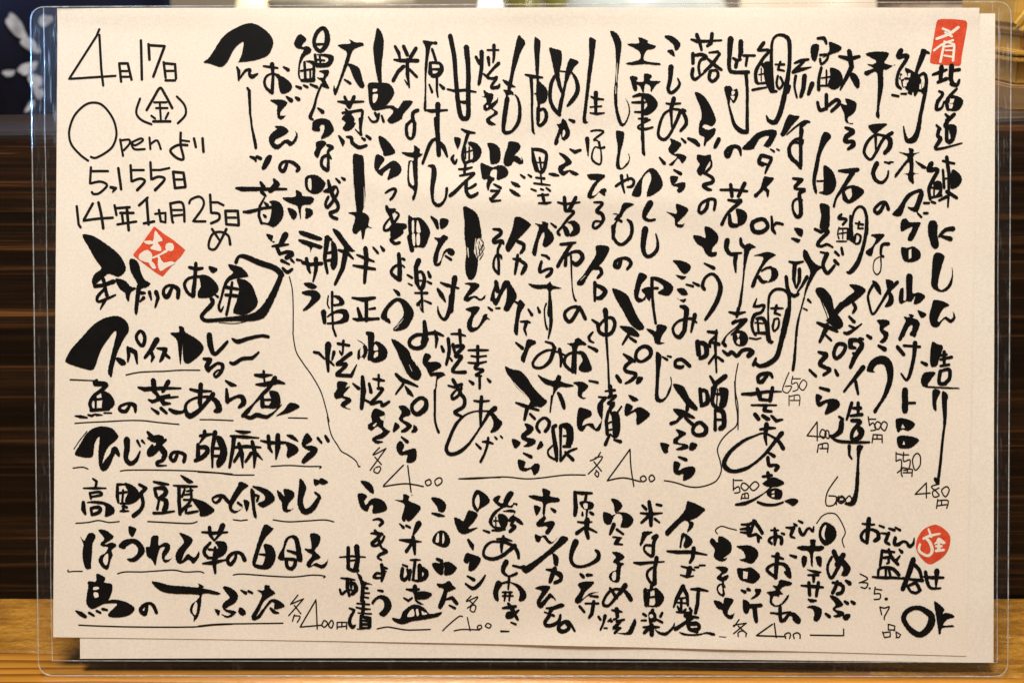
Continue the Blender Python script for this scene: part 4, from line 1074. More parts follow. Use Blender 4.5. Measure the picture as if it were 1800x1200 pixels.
101,17,5 100,20,4;F 104,0 110,2 115,8 113,14 107,16;
#wakame_column cut
F 108,6 110,8 109,12 107,13
#wakame_column brush
F 103,30 110,32 117,40 110,45 108,49 116,48 124,52 121,54 116,52 114,50 108,54 103,50 103,44 110,39
115,26,2 120,29,4 126,27,3;93,52,2 98,53,4 103,54,2
102,82,2 110,84,3 125,82,2;109,77,4 110,90,4;121,77,4 114,90,4;~110,91,3 119,92,3 112,100,3 106,108,2.5 102,113,3 104,116,3
F 107,107 112,108 115,116 110,117;F 112,103 119,101 125,106 125,113 120,117 114,117 118,110 116,105
@760,350
135,48,3 146,47,4 151,46,2;~146,48,4 137,62,4 132,71,4;141,58,3 140,70,4;~141,60,3 148,56,3 155,56,4 158,62,5 152,69,5 147,66,3;~146,60,2.5 147,90,1.2 149,103,2 151,107,2.5
@760,520
~155,12,4 148,24,4 144,27,4 140,23,4 140,17,3.5 147,12,3 155,13,4 161,24,4
#wakame_column brush
F 142,50 149,49 150,46 154,44 158,47 162,50 161,52 153,54 152,80 149,81 146,79 147,56 145,52
~149,80,3 142,75,3.5 139,70,3.5 141,63,3 149,59,2.5 155,60,3;F 154,58 161,60 166,70 168,77 163,80 156,79 154,75 158,67;164,53,2 171,56,3.5 174,57,2
F 148,91 157,90 164,94 162,98 158,102 158,106 162,107 158,108 153,104 153,95;165,89,2 174,91,3
@760,670
F 154,28 160,28 167,31 167,36 160,40 158,46 163,44 169,44 172,49 176,44 178,40 175,32 178,18 180,22 178,46 174,52 168,49 163,46 158,52 153,49 152,40
#raw_squid_column brush
@990,50
F 27,12 33,13 34,16 32,32 28,60 25,85 24,97 26,100 22,101 20,97 22,80 25,50 27,30
29,73,2 33,75,3 42,76,2;34,69,5 34,91,3;28,84,1.5 40,83,2;28,90,1.5 35,91,3 43,90,1.5
@990,220
~29,7,2 36,6,2 42,8,2.5 32,16,2 36,17,1.5 38,24,2;25,15,5 26,33,1.5;~43,24,3 39,25,2 33,24,1.5 30,32,2 31,38,2.5 38,42,2 40,35,2 38,18,1.5
F 25,53 34,52 43,53 43,56 36,62 30,74 34,74 40,68 45,68 44,72 38,71 32,77 27,78 25,74 30,64 34,59 28,58
39,71,3 43,74,2.5
~32,82,2 41,83,3 35,91,4 40,94,4 42,99,4 39,105,3 34,109,3 31,107,3 33,102,2.5 39,102,2
#smelt_roe_column brush
@990,50
F 49,5 55,6 59,11 61,20 58,45 57,62 57,82 60,95 63,101 68,92 68,82 65,75 69,81 70,90 66,101 61,104 57,98 54,85 53,70 55,45 54,20
@990,220
F 55,8 60,7 64,9 63,18 60,30 59,40 61,46 67,40 69,36 68,30 70,35 68,42 62,47 57,47 55,42 57,25
~55,65,3 61,61,3 70,57,3 74,60,3 72,65,3.5 67,66,2;61,54,4 62,64,3 64,72,2;67,53,2 68,59
#smelt_roe_column brush
F 63,83 74,84 66,89 61,97 56,104 54,118 51,118 51,108 55,101 53,100 57,94 51,94 58,94;55,99,2 61,102,3;~67,100,2 71,104,4 72,112,4 70,120,3
#horsetail_column brush
@990,50
F 67,18 79,17 79,11 88,14 89,17 97,20 94,23 87,25 85,35 101,38 100,40 85,39 72,40 66,38 80,34 79,25
71,53,3 76,64,4;F 71,52 78,53 77,57 84,57 85,49 93,51 91,56 102,57 97,61 92,68 91,62 86,60 84,69 80,62 77,61 77,67 73,65
73,73,2 80,71,4 85,71,3;F 83,70 92,71 99,79 97,86 89,92 84,91 83,80 85,79 85,86 88,82 86,77;72,79,2 80,79,3 86,79,2;75,89,2 86,89,3;79,96,2 88,96,3 86,99,3;~91,97,2 80,103,2 79,106,2.5 86,107,3 94,105,2;83,72,3 83,118,3.5
@990,220
83,0,3.5 84,30,3.5;84,29,4 85,32,2.5
F 80,58 87,49 93,46 99,50 104,60 103,67 96,73 88,76 88,70 92,58 91,51 88,51 83,58 81,75 72,75 73,70 76,64
~91,83,7 86,92,6 85,98,4 90,101,3 96,100,2.5
#fatsia_column brush
@990,50
F 106,10 112,9 118,12 123,18 120,24 117,24 115,18;F 109,25 115,24 117,31 113,29
~113,42,6 112,55,4.5 110,65,4 113,69,3.5 118,66,3.5 122,60,3 120,54,1.5
108,80,2 114,81,3 123,80,2;116,75,5 113,86,4 114,105,2;~123,88,4 119,98,3.5 112,112,3 106,118,3.5 100,114,3.5 101,103,3 106,91,3 114,86,2;~114,86,2 122,87,3 127,92,4 129,101,4 123,109,3;125,86,2 128,88,3
@990,220
F 112,15 118,17 124,21 119,28 116,31 122,31 128,33 129,36 125,41 123,39 120,36 115,43 111,42 119,35 113,31 110,26 113,20
101,35,2 106,41,4;124,15,2 128,19,3;116,48,2 123,52,4
F 112,55 120,55 119,60 116,63 124,61 128,62 127,68 122,72 119,70 120,66 114,64
F 108,92 117,94 119,92 118,84 126,86 131,90 126,97 120,103 121,105 125,105 127,104 125,108 120,108 117,105 116,98
#butterbur_column brush
@990,50
134,13,2 140,15,4 152,15,3 166,14,2;140,8,4 143,16,4 145,24,3;156,7,4 155,17,4 151,20,3
136,28,4 136,38,4;~137,30,3 145,29,4 150,32,4 144,35,3 142,42,3 143,49,3;~136,44,4 135,51,4 138,55,3.5 144,51,2.5 150,46,2
153,27,2 162,26,3 164,29,3;~164,28,3 157,38,4 148,47,3;152,34,3 160,41,4 166,45,3;~154,47,4 153,54,3.5 157,57,3.5 162,52,3.5 161,46,3 154,46,2.5
F 138,69 147,72 154,82 159,93 160,99 156,104 149,102 146,105 152,108 158,106 160,108 157,115 148,122 149,116 143,113 142,107 143,100 145,95 144,85
@990,220
124,15,2 128,19,3;131,15,3 138,18,5 142,22,4;148,8,5 150,14,4 148,22,2;163,16,5 159,24,4
F 141,32 148,33 154,32 155,36 150,45 148,50 144,54 141,52 140,48 143,42 140,37
~155,38,2 155,44,2.5 150,50,3;~147,51,3 156,56,3.5 156,61,4 147,64,4 151,68,4 155,69,2.5
~152,79,3.5 150,88,4 145,93,3.5 142,91,3.5 144,84,3 152,79,3 159,80,3.5 158,90,3
#potato_fry_tempura brush
@760,520
87,6,2 93,9,4;F 91,5 97,8 97,11 93,18 91,30 90,41 86,38 87,26
93,27,2 100,27,3 103,28,2;99,28,4 97,35,3 99,41,2;101,14,2 105,20,3.5;111,12,2 113,17,3.5
88,49,2 95,55,4;F 100,46 108,47 109,50 103,54 99,64 97,70 93,66 97,56
F 77,74 84,77 93,79 100,86 105,94 110,100 117,107 121,111 114,117 107,114 104,119 100,117 103,110 97,102 90,97 83,87 78,80
@760,670
88,22,2 96,25,4 112,30,2.5;100,27,5 97,40,3;103,34,3 108,39,3;106,25,3 110,26,1
~113,53,3 110,48,3.5 112,42,3 118,38,3 123,42,4 122,48,4 119,52,4
F 97,44 103,45 107,49 104,54 99,58 107,60 109,64 103,68 96,68 100,64 94,60 94,55 99,50
F 84,60 91,62 93,65 88,70 85,67;F 114,62 117,67 112,71 110,70
96,75,2 104,79,4;F 90,82 98,84 97,90 103,90 108,86 113,87 112,94 107,98 104,92 98,94 92,92
#wakame_column brush
@960,390
#squid_okizuke brush
F 52,26 60,25 66,27 65,33 58,44 48,52 43,59 39,66 34,67 32,64 38,57 44,48 52,35
~51,49,4 56,49,4 58,54,4 54,59,3
51,64,4 51,75,3.5 51,83,3;~51,66,3 59,70,5 62,74,5 57,80,5 52,80,3
48,103,2 54,107,4
@960,540
62,3,6 63,15,4 63,30,3.5;~54,18,4 56,26,4 63,29,4 69,26,4 72,18,4 70,12,4 65,11,3 59,15,3 54,22,3;63,30,3 65,60,2.2 66,85,2.5
~49,26,2 45,31,3.5 46,35,3 50,37,1.5;45,41,2 53,46,3.5
62,88,2 72,87,3;67,83,5 68,92,4;~68,91,3 65,95,2.5 70,93,2.5 73,93,3 68,98,3 65,101,3 71,102,3 66,108,3;55,94,2 62,95,3;~62,95,4 56,102,4 55,108,3 57,114,2
@1020,670
~43,26,2 36,37,2 36,42,3;~35,22,3 31,29,4 34,36,2
29,31,3 27,42,4 28,55,4;F 33,32 40,33 42,45 41,54 38,59 34,56 33,44;28,44,2 33,42;28,51,2 33,50;30,57,3 26,66,4;35,61,2 42,63,4
~36,59,2 31,55,2
#smelt_tempura brush
@960,390
F 69,71 74,71 85,77 91,89 96,100 103,111 97,114 88,107 80,93 73,81
~52,0,.5
70,5,4 70,18,3;~70,15,3.5 74,22,3.5 80,24,3.5 87,18,4 90,10,3 89,0,2.5
~79,39,3 76,47,5 72,47,4 73,42,4 78,39,3 85,39,4 89,44,4 85,50,3
@960,540
F 77,20 86,20 92,22 98,29 95,31 86,28;88,26,4 82,36,2.5 80,39,2;88,32,3 94,36,3.5
~100,57,3 94,53,4 96,45,3.5 103,41,4 109,44,5 109,51,4 100,57,3
81,49,2 88,54,5 93,57,3;~90,56,4 83,62,4 84,67,4 94,70,4 90,76,4 83,80,2;74,72,4 78,78,4;F 96,73 102,74 98,80 94,80
F 86,92 91,93 97,97 92,99 89,97
F 84,101 91,104 89,109 96,105 102,106 109,112 104,118 95,123 94,110 85,114 82,111
#tsukushi_egg brush
@960,390
~104,8,7 102,20,6 102,30,5 105,36,4 110,36,4 116,30,4 117,22,3 115,13,1.5
F 97,55 101,54 106,58 100,66 98,73 97,79 101,81 104,78 104,82 97,85 93,81 92,74 94,65
F 100,72 105,69 110,70 109,83 105,80 103,76
111,60,4 111,75,3.5 113,95,3 115,107,3;F 109,59 116,58 126,62 133,68 132,74 127,78 117,75 123,70 120,65
114,70,3 117,70,3
@960,540
F 105,23 110,23 115,25 116,19 121,18 127,21 122,29 120,36 124,37 123,38 118,39 114,37 112,30
F 115,48 120,49 121,54 119,72 118,90 120,96 125,94 128,87 131,80 130,73 132,76 131,87 125,97 120,100 115,98 114,92 115,70;122,52,2 127,55,3;127,51,1.5 131,52,2.5
#fatsia_column brush
@1180,390
F 1,41 9,41 17,44 20,48 17,53 13,55 9,52 5,46;F 4,56 10,57 15,58 11,61 7,59
15,66,2 22,68,3;22,64,2 28,67,3.5;F 5,71 12,70 16,74 16,77 10,77;F 5,80 9,82 15,81 12,85
~9,89,3 15,92,6 14,105,5 13,115,5;~12,116,5 8,121,5 3,119,3 1,112,3 5,106,2.5 11,103,3 20,102,3 26,106,2;24,98,5 21,112,3 20,116,2
#butterbur_column brush
F 34,6 41,7 48,14 48,21 43,27 42,32 47,32 46,36 40,37 35,33 32,27 26,23 22,15 29,15 35,17
34,44,2 44,49,4;~34,71,4 32,67,4 35,59,3 42,55,3 48,60,4 51,70,5 48,82,5 42,93,4.5 35,103,3
#fatsia_column brush
@1180,540,2.2321
~9,46,2 7,47,3 3,46,3 3,42,2.5 8,41,3 14,46,3
F 1,60 9,62 14,71 20,78 19,81 13,78 9,73 3,65
@1020,670
F 97,29 106,29 114,33 120,37 119,39 110,37 105,38;106,36,4 101,42,3 95,44,4;110,38,3 118,45,4;112,30,4 113,20,4
~122,56,4 118,52,4 120,46,4 126,43,4 132,49,5 130,55,5 122,56,4
F 100,50 108,52 111,55 104,60 103,64 112,66 113,70 105,72 100,71 107,67 98,65 98,60 103,56
F 84,64 93,66 92,70 92,74 88,75 85,70;F 116,64 123,66 119,72 114,71
103,79,2 111,82,4;F 98,84 105,86 103,93 110,90 118,89 121,93 117,100 108,104 108,97 103,98 98,95
#butterbur_column brush
@1180,540,2.2321
28,19,2 35,20,3;35,18,2 34,30,2.5 35,51,1.5;30,27,2 37,29,3;~35,22,2 30,27,2.5 30,31,2;34,37,2 29,44,2;36,39,2 40,42,2.5
20,27,4 21,37,4;~20,28,3 26,29,4 27,37,4 22,40,3;
30,54,2 33,59,3;42,54,4 34,60,4 32,72,2.5;22,64,3 23,75,3;~22,65,3 27,66,3 28,74,4 23,77,3
~32,63,3 32,75,3 36,79,3;F 37,63 44,64 44,72 42,78 37,79 38,70;35,68,2 42,68;36,64,1 35,78,1.2
34,80,2 34,96,3;~34,81,2 40,82,4 41,92,4 38,95,4;35,88,2 40,88;
@1180,540,2.2321
#group_price_mid pen
@1020,670
~21,74,1.3 17,80 10,83;~15,80 23,79 17,88 8,97;14,84 22,94;~17,94 15,97 18,100 19,96 16,93
52,71,1.4 28,104;~28,104 45,101 63,105;~52,71 53,90 56,110;~67,99 63,101 65,105 69,103 67,99;~75,98 72,101 74,105 78,102 75,98
#rule_mid rule
@760,670
~28,102,1.3 45,102 75,100 98,102 115,101 140,98 161,98
#rule_right pen
@1180,540,2.2321
~52,44,.9 50,55 50,66 52,78 52,96
@1020,670
~162,0,1.3 163,20 165,35 164,46 155,54 148,62 144,72 147,84 148,94 143,104 133,109 122,111 112,110 103,107 95,105 88,104
#bamboo_shoot_column brush
@1220,60,2.2321
~28,5,5 27,20,3.5 27,28,3 30,31,3 42,31,3;~40,32,3 41,45,2.5 41,60,2.5 41,77,3;~41,78,3 36,77,4 31,72,3 28,62,2 26,54,1.5
30,20,2 33,22,3 36,21,2;33,22,3 32,27,3;36,7,4 36,15,4 35,19,3;38,18,2 47,18,2;41,19,2.5 40,26,2
F 23,43 28,42 30,45 33,44 34,49 31,55 29,54 28,52 27,56 25,52
#bamboo_shoot_column cut
F 29,46 31,46 31,48 29,49;F 28,50 31,50 30,53
#bamboo_shoot_column brush
@1220,230,2.2321
~29,14,3 26,21,3 24,18,3 27,14,3 32,13,3 35,15,3 36,20,1.5
20,47,2 30,47,2.5 41,48,2;28,43,3 29,52,3;39,42,3.5 34,52,3;26,55,2 32,56,3 36,55,2.5;~36,56,3 29,62,3 25,66,2 21,74,3
~27,66,2 28,74,4 33,75,3;F 32,62 38,63 41,67 39,73 34,75 33,68
@1180,390
~58,20,6 57,28,5 61,34,4 66,34,4;62,34,3 73,33,2;67,35,5 66,44,4 67,53,2
~72,18,3 73,24,4 78,28,4;F 76,27 81,23 88,27 83,29 80,36 77,50 75,70 73,88 69,91 71,80 74,60 75,42
60,95,2 68,97,4 77,95,2;70,91,4 68,100,3;~67,104,3 63,107,3 70,104,3 78,102,2;78,103,4 70,112,3 62,119,1.2
@1180,540,2.2321
~55,10,2 51,15,1 43,22,1 40,28,3;41,29,3 42,30,3;F 48,20 53,18 58,20 60,25 57,30 51,30 48,26
#bamboo_shoot_column cut
F 51,21 53,21 52,24;F 51,26 53,25 53,29 51,28
#bamboo_shoot_column brush
~40,34,2 44,37,3 47,35,3 51,38,3 55,34,3 60,33,3 63,35,4 60,38,4
#sea_bream_column brush
@1220,60,2.2321
~54,8,3 51,12,3 50,14,2 58,14,2.5 53,21,2.5 48,30,3 48,38,3 50,40,2;53,25,3 55,27,3;F 54,24 60,24 61,34 59,40 55,38;52,28,1 52,38;50,33,1 55,32,1;50,40,1.5 58,39,2
45,45,2 50,44,2 56,43,1.5
~61,45,3 60,30,3 60,15,2.5 61,6,2 65,2,2 71,3,3 74,8,3.5 74,25,3 72,40,4 70,50,4 67,62,4 63,70,4 58,69,3 56,65,1
57,40,3 60,46,3 64,46,2;63,25,1.5 70,25,2;67,23,2 65,29,2 70,30,1.5;~65,34,2 64,40,2 66,44,2 69,40,2 67,35,2
F 39,90 45,82 50,78 58,76 64,77 63,82 59,89 56,88 58,81 51,83 46,90
@1220,230,2.2321
F 37,15 43,8 50,3 58,0 64,1 63,6 57,12 58,14 55,13 54,12 58,5 53,4 47,11 46,15
59,15,1 62,17,2;64,15,1 66,16,1.5
~52,20,3 50,25,3 53,27,4;53,20,3 60,22,2.5;60,23,2.5 57,29,2.5 55,34,1.5;52,26,2 56,27
F 54,37 58,37 62,38 58,43 52,49 48,53 46,51 51,46;54,45,3 57,48,3 57,52,1.5
~51,70,3 45,73,3.5 46,79,3.5 52,80,3.5 57,76,3 55,71,3 51,70,3;60,68,2 61,78,3 63,81,2;~61,76,1.5 64,73,2.5 69,74,2
@1180,390
F 86,36 92,34 100,32 109,35 103,39 96,47 91,56 87,68 83,69 84,64 89,53 96,38
~91,58,4 95,63,4 100,63,2;F 102,48 109,49 112,55 109,61 101,64 104,58 104,51;~94,52,2 99,49,2.5 104,48,3
89,81,1.5 86,89,3 92,89,3;~90,89,3 97,88,3 94,95,3 87,98,4 84,106,3.5 85,114,3 88,119,3;~89,102,3 96,102,4 101,112,4;90,101,2 91,117,3;87,106,1.5 96,107,1.5;88,117,2 99,117,4
102,120,3 101,95,2;~101,96,2 102,80,3 105,74,3 110,71,3 118,72,3 123,78,4 123,95,4 120,110,4 117,122,4
104,91,2 110,91,3 117,91,1.5;110,88,3 108,96,3 114,98,2;~108,102,2 106,110,3 107,115,2;~107,103,2 112,102,2 112,110,2.5 108,115,2
@1180,540,2.2321
~91,2,4 88,16,4 85,30,4 82,39,4 76,44,4 69,46,3 65,43,2.5;66,40,2 64,45,3
74,12,3 76,25,4 78,28,2;61,24,1.5 66,25,1.5 70,24,1;76,27,2 79,27,2
#sea_bream_column brush
~75,53,2.5 71,58,3.5 68,58,3 68,54,3 72,52,3 77,52,3 79,55,2
55,68,2 62,68,3 75,66,2.5 86,66,1;67,64,3 69,70,4;79,63,3 77,73,3.5;69,72,3 77,73,2
63,77,1 72,77,1.5 82,77,1;72,77,2 74,81,2.5 78,81,1;65,84,3 68,88,2.5;71,85,2.5 75,88,2.5;78,85,2 82,89,3 87,88,1.5
@1220,230,2.2321
#sour_roe_column brush
@1220,60,2.2321
78,24,1.5 83,22,3 89,21,2;86,22,2 77,31,3;77,31,3 83,29,3 91,27,1;~79,34,2.5 78,42,2 80,51,1.5;86,34,4 85,44,3.5 83,50,3;92,40,4 89,48,3;74,42,3 73,47,2
F 73,65 78,65 82,66 76,73 70,81 67,80 68,77
~72,80,1 80,73,1.5 86,70,3 90,70,1.5;87,70,3 83,74,2.5 83,85,3 84,86,3;~84,87,2.5 78,86,2 74,89,1.5
@1220,230,2.2321
~84,0,3 83,7,3;~83,6,3 83,18,3 83,28,3;85,8,1.5 84,10,3;~83,7,3 78,8,2 74,14,3 75,21,3.5 80,26,3 83,30,2.5
77,38,2 84,39,3;~84,39,3 79,44,3 79,46,2 86,47,3 82,50,3 83,58,3.5 83,66,3.5 80,68,3 77,63,2 77,57,2 80,54,2 84,55,2
F 78,77 84,79 84,83 81,82;76,85,1.5 81,87,3
@1180,390
F 128,7 137,8 137,15 133,15;F 126,17 135,19 131,22
123,42,2 130,44,4 138,42,2;129,45,5 128,60,4 130,69,2;134,50,4 134,62,4 131,70,2;120,58,4 121,68,4 123,74,4;~123,74,3 128,78,4 133,76,3;142,58,4 137,67,3 132,74,2
F 138,30 142,31 147,40 152,45 158,48 153,52 147,62 143,70 139,80 140,70 145,55 143,47 138,38
~139,80,2 135,95,1.5 132,110,2 131,120,2.5
143,82,3 146,85,2;138,91,1.5 142,93,2
@1180,540,2.2321
~101,2,1 98,15,1.5 97,30,2 96,42,2.5 95,49,2.5
#price_650 pen
~92,51,.8 89,58 87,65 91,67 94,62 89,62;~95,54 94,60 98,59 99,64 95,66;95,56 101,56;~103,57 100,62 103,65 106,60 103,57;92,69 92,77;~92,70 100,69 100,77;96,70 96,73;93,73 100,73
#white_shrimp_tempura brush
@1220,60,2.2321
F 101,78 107,81 103,86 99,92 97,90
@1220,230,2.2321
F 102,2 107,5 103,11 99,19 97,30 95,40 96,49 94,49 92,40 94,27 97,14
F 101,28 107,31 110,36 111,43 108,49 103,51 97,49 100,48 101,40;96,40,1.5 101,40
F 98,58 105,59 106,65 105,77 98,77 99,67
@1180,390
F 156,0 165,0 162,8 157,8;150,8,3 157,11,4;~159,9,5 164,11,4 157,18,4 153,24,4 157,26,3 163,24,3 169,27,2
156,32,2 164,34,3;~163,34,5 159,44,4 160,50,4 164,54,4 171,46,3;171,41,4 175,45,3
171,32,2 174,35,2
F 151,71 155,69 161,71 168,80 171,93 178,102 180,109 175,113 169,110 162,104 165,100 160,88 152,76
178,86,4 172,94,4
156,81,1 162,96,1 164,103,1
154,106,2 160,109,4 172,114,4;163,108,4 159,118,4
@1180,540,2.2321
114,12,2 120,15,3 130,19,2;122,15,4 116,27,2.5;121,22,2 125,26,2
115,35,2 121,37,4;~121,38,4 116,44,3.5 120,47,3 124,49,3 119,53,2.5;108,49,2 113,54,2.5;128,49,2 130,53,3
116,63,2 123,65,3;F 113,68 118,70 116,74 122,72 129,72 132,76 129,80 120,84 122,75 116,78 113,75
@1410,30,2.2321
#white_shrimp_tempura brush
~11,18,2 16,18,3 18,22,2;F 6,24 12,23 11,32 9,36 6,33;F 20,21 25,22 30,25 28,28 23,30 15,33 20,28;~13,31,2 19,31,2 18,35,2 14,38,2 13,34,2
~14,41,2.5 12,50,2.5 12,58,3;F 21,41 28,43 31,49 29,55 24,58 19,55 21,48;18,43,1.5 18,54;14,49,1 21,48,1.5;13,55,1.5 22,55
~11,68,2.5 13,74,3 17,73,2.5;~18,62,3 18,73,3;~19,71,2.5 26,66,3 28,69,3 22,75,2.5
@1410,210,2.2321
#white_shrimp_tempura cut
P 13,41 15.5,40 15.5,48 11.5,48.5;P 11.8,50.5 15.5,50 15.5,57 13,57
@1410,30,2.2321
#stone_bream_column brush
28,32,2 36,34,4 44,32,2.5;36,28,4 38,40,4 33,50,3 29,58,1.5;F 36,46 40,45 44,50 44,56 41,56
F 29,69 34,70 33,65 40,67 42,70 40,76 35,80 36,84 39,84 38,85 33,83 32,77
@1410,210,2.2321
~33,7,2 39,10,4 34,14,4 33,18,3 39,18,3 39,21,4 35,24,2
28,41,2 36,41,4 43,40,3;~39,42,4 32,53,3 26,62,2 24,69,2;~31,56,2 33,63,4 36,65,2;F 38,53 43,53 48,57 44,62 38,66 34,66 38,61 38,57;~31,57,2 35,54,2 40,53,2
~30,75,2 28,78,3 34,79,2 31,83,2;
~39,96,2 38,82,2 40,73,2 44,69,2 48,71,2.5 50,79,2.5 50,90,2.5;41,82,1.5 47,83,2;44,81,2 43,86,1.5 47,86,1.5
@1410,380,2.2321
~50,0,2.5 49,15,2.8 46,28,3 42,38,4 37,44,3.5 34,44,1;37,0,2 37,18,3 39,20,2
~28,9,1 27,14,1.2 28,18,1.2;28,10,1.2 35,10,1.5 35,18,2.5;31,10,1 31,18;28,14,1 35,13,1;26,20,1 30,20,1.5 34,20,1
~41,15,2 40,21,2;~42,14,1.5 45,16,2 44,21,2 41,22,1.5
25,28,2 28,31,2;30,25,2 31,30,2.5
F 36,54 42,54 47,56 49,59 43,65 37,69 31,73 26,78 24,77 28,70 34,64 40,59
~39,68,2.5 41,72,3 39,76,2;36,79,2 40,83,3;36,86,1.5 40,88,2.5
@1410,560,2.2321
~32,11,2 36,11,3 46,4,1;~50,13,2 53,15,3;44,15,1.5 47,16,2
37,17,4 37,22,4 41,23,2;~37,17,4 43,17,3 46,21,4 41,29,4 37,38,3;39,27,2 42,28,3
~47,38,4 40,47,3 35,53,2 32,57,2;41,49,3 43,59,2;
38,66,3 34,79,2;39,70,2 45,70,3;43,66,3 43,75,2.5;37,76,2 46,75,3
@1410,700,2.2321
28,14,2 31,16,2.5;~30,18,4 29,25,4.5 24,29,3 21,29,2;~21,29,1.5 27,33,2.5 40,34,2.5 52,34,1.5
38,17,3 44,17,3;~45,18,3 39,25,3 38,31,3 42,32,3;F 43,21 47,23 48,27 45,32 39,33 39,31 43,28 42,24
36,37,3 36,44,2 38,47,1.5;F 42,37 47,37 45,42 44,50 44,62 43,75 41,82 37,84 32,82 37,80 40,72 41,60 42,48
#white_shrimp_tempura brush
@1410,560,2.2321
~27,20,3 24,27,3 26,31,3 31,27,3 33,21,3 27,20,3
@1410,700,2.2321
#price_600 pen
~27,61,1 19,73 18,83 24,83 26,77 20,76;~28,76,1 27,80 30,82 33,79 30,76 28,79;~36,76,1 33,80 36,82 38,79 36,76;26,77,1 26,83;~27,77 32,78 30,81 29,80;27,80 32,80
#price_400 pen
11,18,1 3,29 17,30;11,19 11,33;~15,24,1 13,28 16,31 18,27 15,24;~18,25 17,29 20,31 20,26 18,25;12,36 11,42;~12,36 19,35 19,42;15,36 15,39;13,39 19,39
#price_500 pen
51,14,1 52,21;~52,21 55,19 57,24 53,25;51,16 57,16;~58,18,1 56,22 59,24 61,20 58,18;~63,18,1 61,22 64,25 66,20 63,18;55,28 54,34.5;55,28 62,28.5 62,34.5;58,28 58,31.5;55,31.5 62,31.5
#price_550 pen
73,42,1 73,49;~73,49 77,48 77,55 74,58;73,43 78,44;~79,42,1 79,49 84,48 83,55 79,56;79,44 83,44;~89,43 86,48 88,56 92,52 92,45 89,43;~78,54 77,58 78,61;78,54 86,55.5 85.5,61;82,55 82,58;78.5,58 85.5,58
#price_480 pen
97,66,1 88,75 100,74;97,66 97,78;~107,67,1 101,69 105,73 107,76 103,77 102,73 107,70;~113,69,1 109,72 112,77 115,72 113,69;~106,79 105,86;~106,80 114,80 113,86;109,80 109,83;106,84 113,83
#price_stew pen
@1250,700,2.2321
17,63,1 17,72;~17,71 21,69 22,73 18,74;18,64 24,64;~25,66,1 23,69 26,72 29,69 25,66;~34,65,1 30,69 33,72 37,68 34,65;~24,75,1 23,79;~24,75 28,74 29,77;26,75 26,78;24,78 29,78
#flatfish_column brush
@1410,30,2.2321
F 49,30 58,28 67,29 66,33 64,37 71,39 72,38 66,42 63,43 63,55 60,71 60,80 57,78 58,70 58,45 50,47 48,44 55,41 50,38 55,38 57,35
@1410,210,2.2321
F 51,6 57,4 66,4 63,7 58,11 56,12
57,10,3 57,24,1.5;~70,11,3 63,16,2.5 58,25,2.5 53,32,2 48,27,2.5 50,19,2.5 56,13,2 62,13,2 68,16,4 68,22,4 64,27,3
~58,35,4 55,42,3.5 57,48,3 62,50,2.5 66,46,2 67,41,1.5;64,34,1.5 68,35,2;68,34,1.5 71,34,1
~64,66,2.5 61,72,3 58,74,3 56,71,2.5 61,66,2.5 65,66,2.5 67,71,3
@1410,380,2.2321
F 53,15 60,14 64,15 60,20 56,24 54,31 51,31 49,28 54,24 57,18
~67,22,3 62,23,2.5 61,30,2 63,32,2;~61,32,1.2 61,42,1 58,46,1 55,42,.8 56,35,.8 60,32,.8
F 54,51 58,52 61,57 61,62 57,58;~74,52,3 67,59,3 62,67,2 55,77,2 52,70,2 51,62,2 55,54,2.5;F 65,50 71,52 69,59 71,63 71,68 68,71 64,71 67,65 66,58
@1410,560,2.2321
F 58,1 66,1 68,4 63,8 67,11 66,16 63,19 60,18 63,14 60,9 60,5
59,21,2 64,24,4;F 50,41 51,36 54,32 60,29 66,30 70,35 71,42 70,50 66,60 60,69 57,74 55,72 61,63 64,55 66,47 65,40 63,36 58,36 55,40 56,42
#tuna_column brush
@1410,30,2.2321
~77,27,4 75,32,4 82,31,3 80,36,3 76,42,2.5 74,48,2.5 74,54,3 77,57,2;94,27,3 99,29,2;~95,28,5 92,36,4 89,44,2.5
77,46,2 79,55,2.5;76,49,1.5 85,49,2;F 80,41 86,43 92,48 93,52 90,55 86,60 80,56 83,50
~89,46,4 89,56,5 88,62,2;~90,48,2 95,45,2.5 97,50,3 96,60,3 94,70,3 92,80,3 91,89,3;94,52,1.5 94,60,2;90,58,2 95,59;70,62,2 75,63,2;77,61,1.5 81,61,2;83,60,2 85,61
@1410,210,2.2321
~92,0,3 90,10,4 87,16,5 82,17,3.5 80,12,2 79,6,1
F 75,26 83,27 83,23 87,24 87,27 92,26 87,29 87,35 87,42 91,43 87,44 87,51 83,48 82,44 79,43 83,42 83,34 77,41 73,46 72,44 78,36 82,30;F 88,33 93,35 97,38 94,39
F 70,75 75,69 81,60 88,56 93,55 95,59 93,66 90,71 92,68 90,73 85,72 82,69 87,69 90,61 91,58 86,60 81,66 77,76;90,74,1.5 93,77,2;95,74,2 98,74,2
@1410,380,2.2321
F 77,4 81,2 84,5 92,5 91,9 86,19 82,18 86,9 82,10 77,12
F 77,25 82,25 87,24 92,28 92,33 87,36 81,36 78,33
#tuna_column cut
P 83,27 85,26 85,33 83,34
#tuna_column brush
F 81,47 86,47 86,60 91,60 96,63 92,68 87,69 88,63 85,67 81,67 77,69 75,66 76,58 79,57 79,66 81,64
F 79,79 84,80 83,77 87,78 86,81 91,83 90,88 89,93 88,95 85,93 86,86 83,87 79,95 78,93 82,85;F 90,74 97,77 93,80
@1410,560,2.2321
~83,0,3 79,9,3 76,16,3;~84,0,2 90,3,3 88,9,4 85,12,3
74,22,3 79,28,3;79,21,2 92,22,2;~88,19,4 87,30,3 84,43,3 81,48,2 77,43,1.5;
80,56,5 80,72,5;83,66,2 88,66,2
@1410,700,2.2321
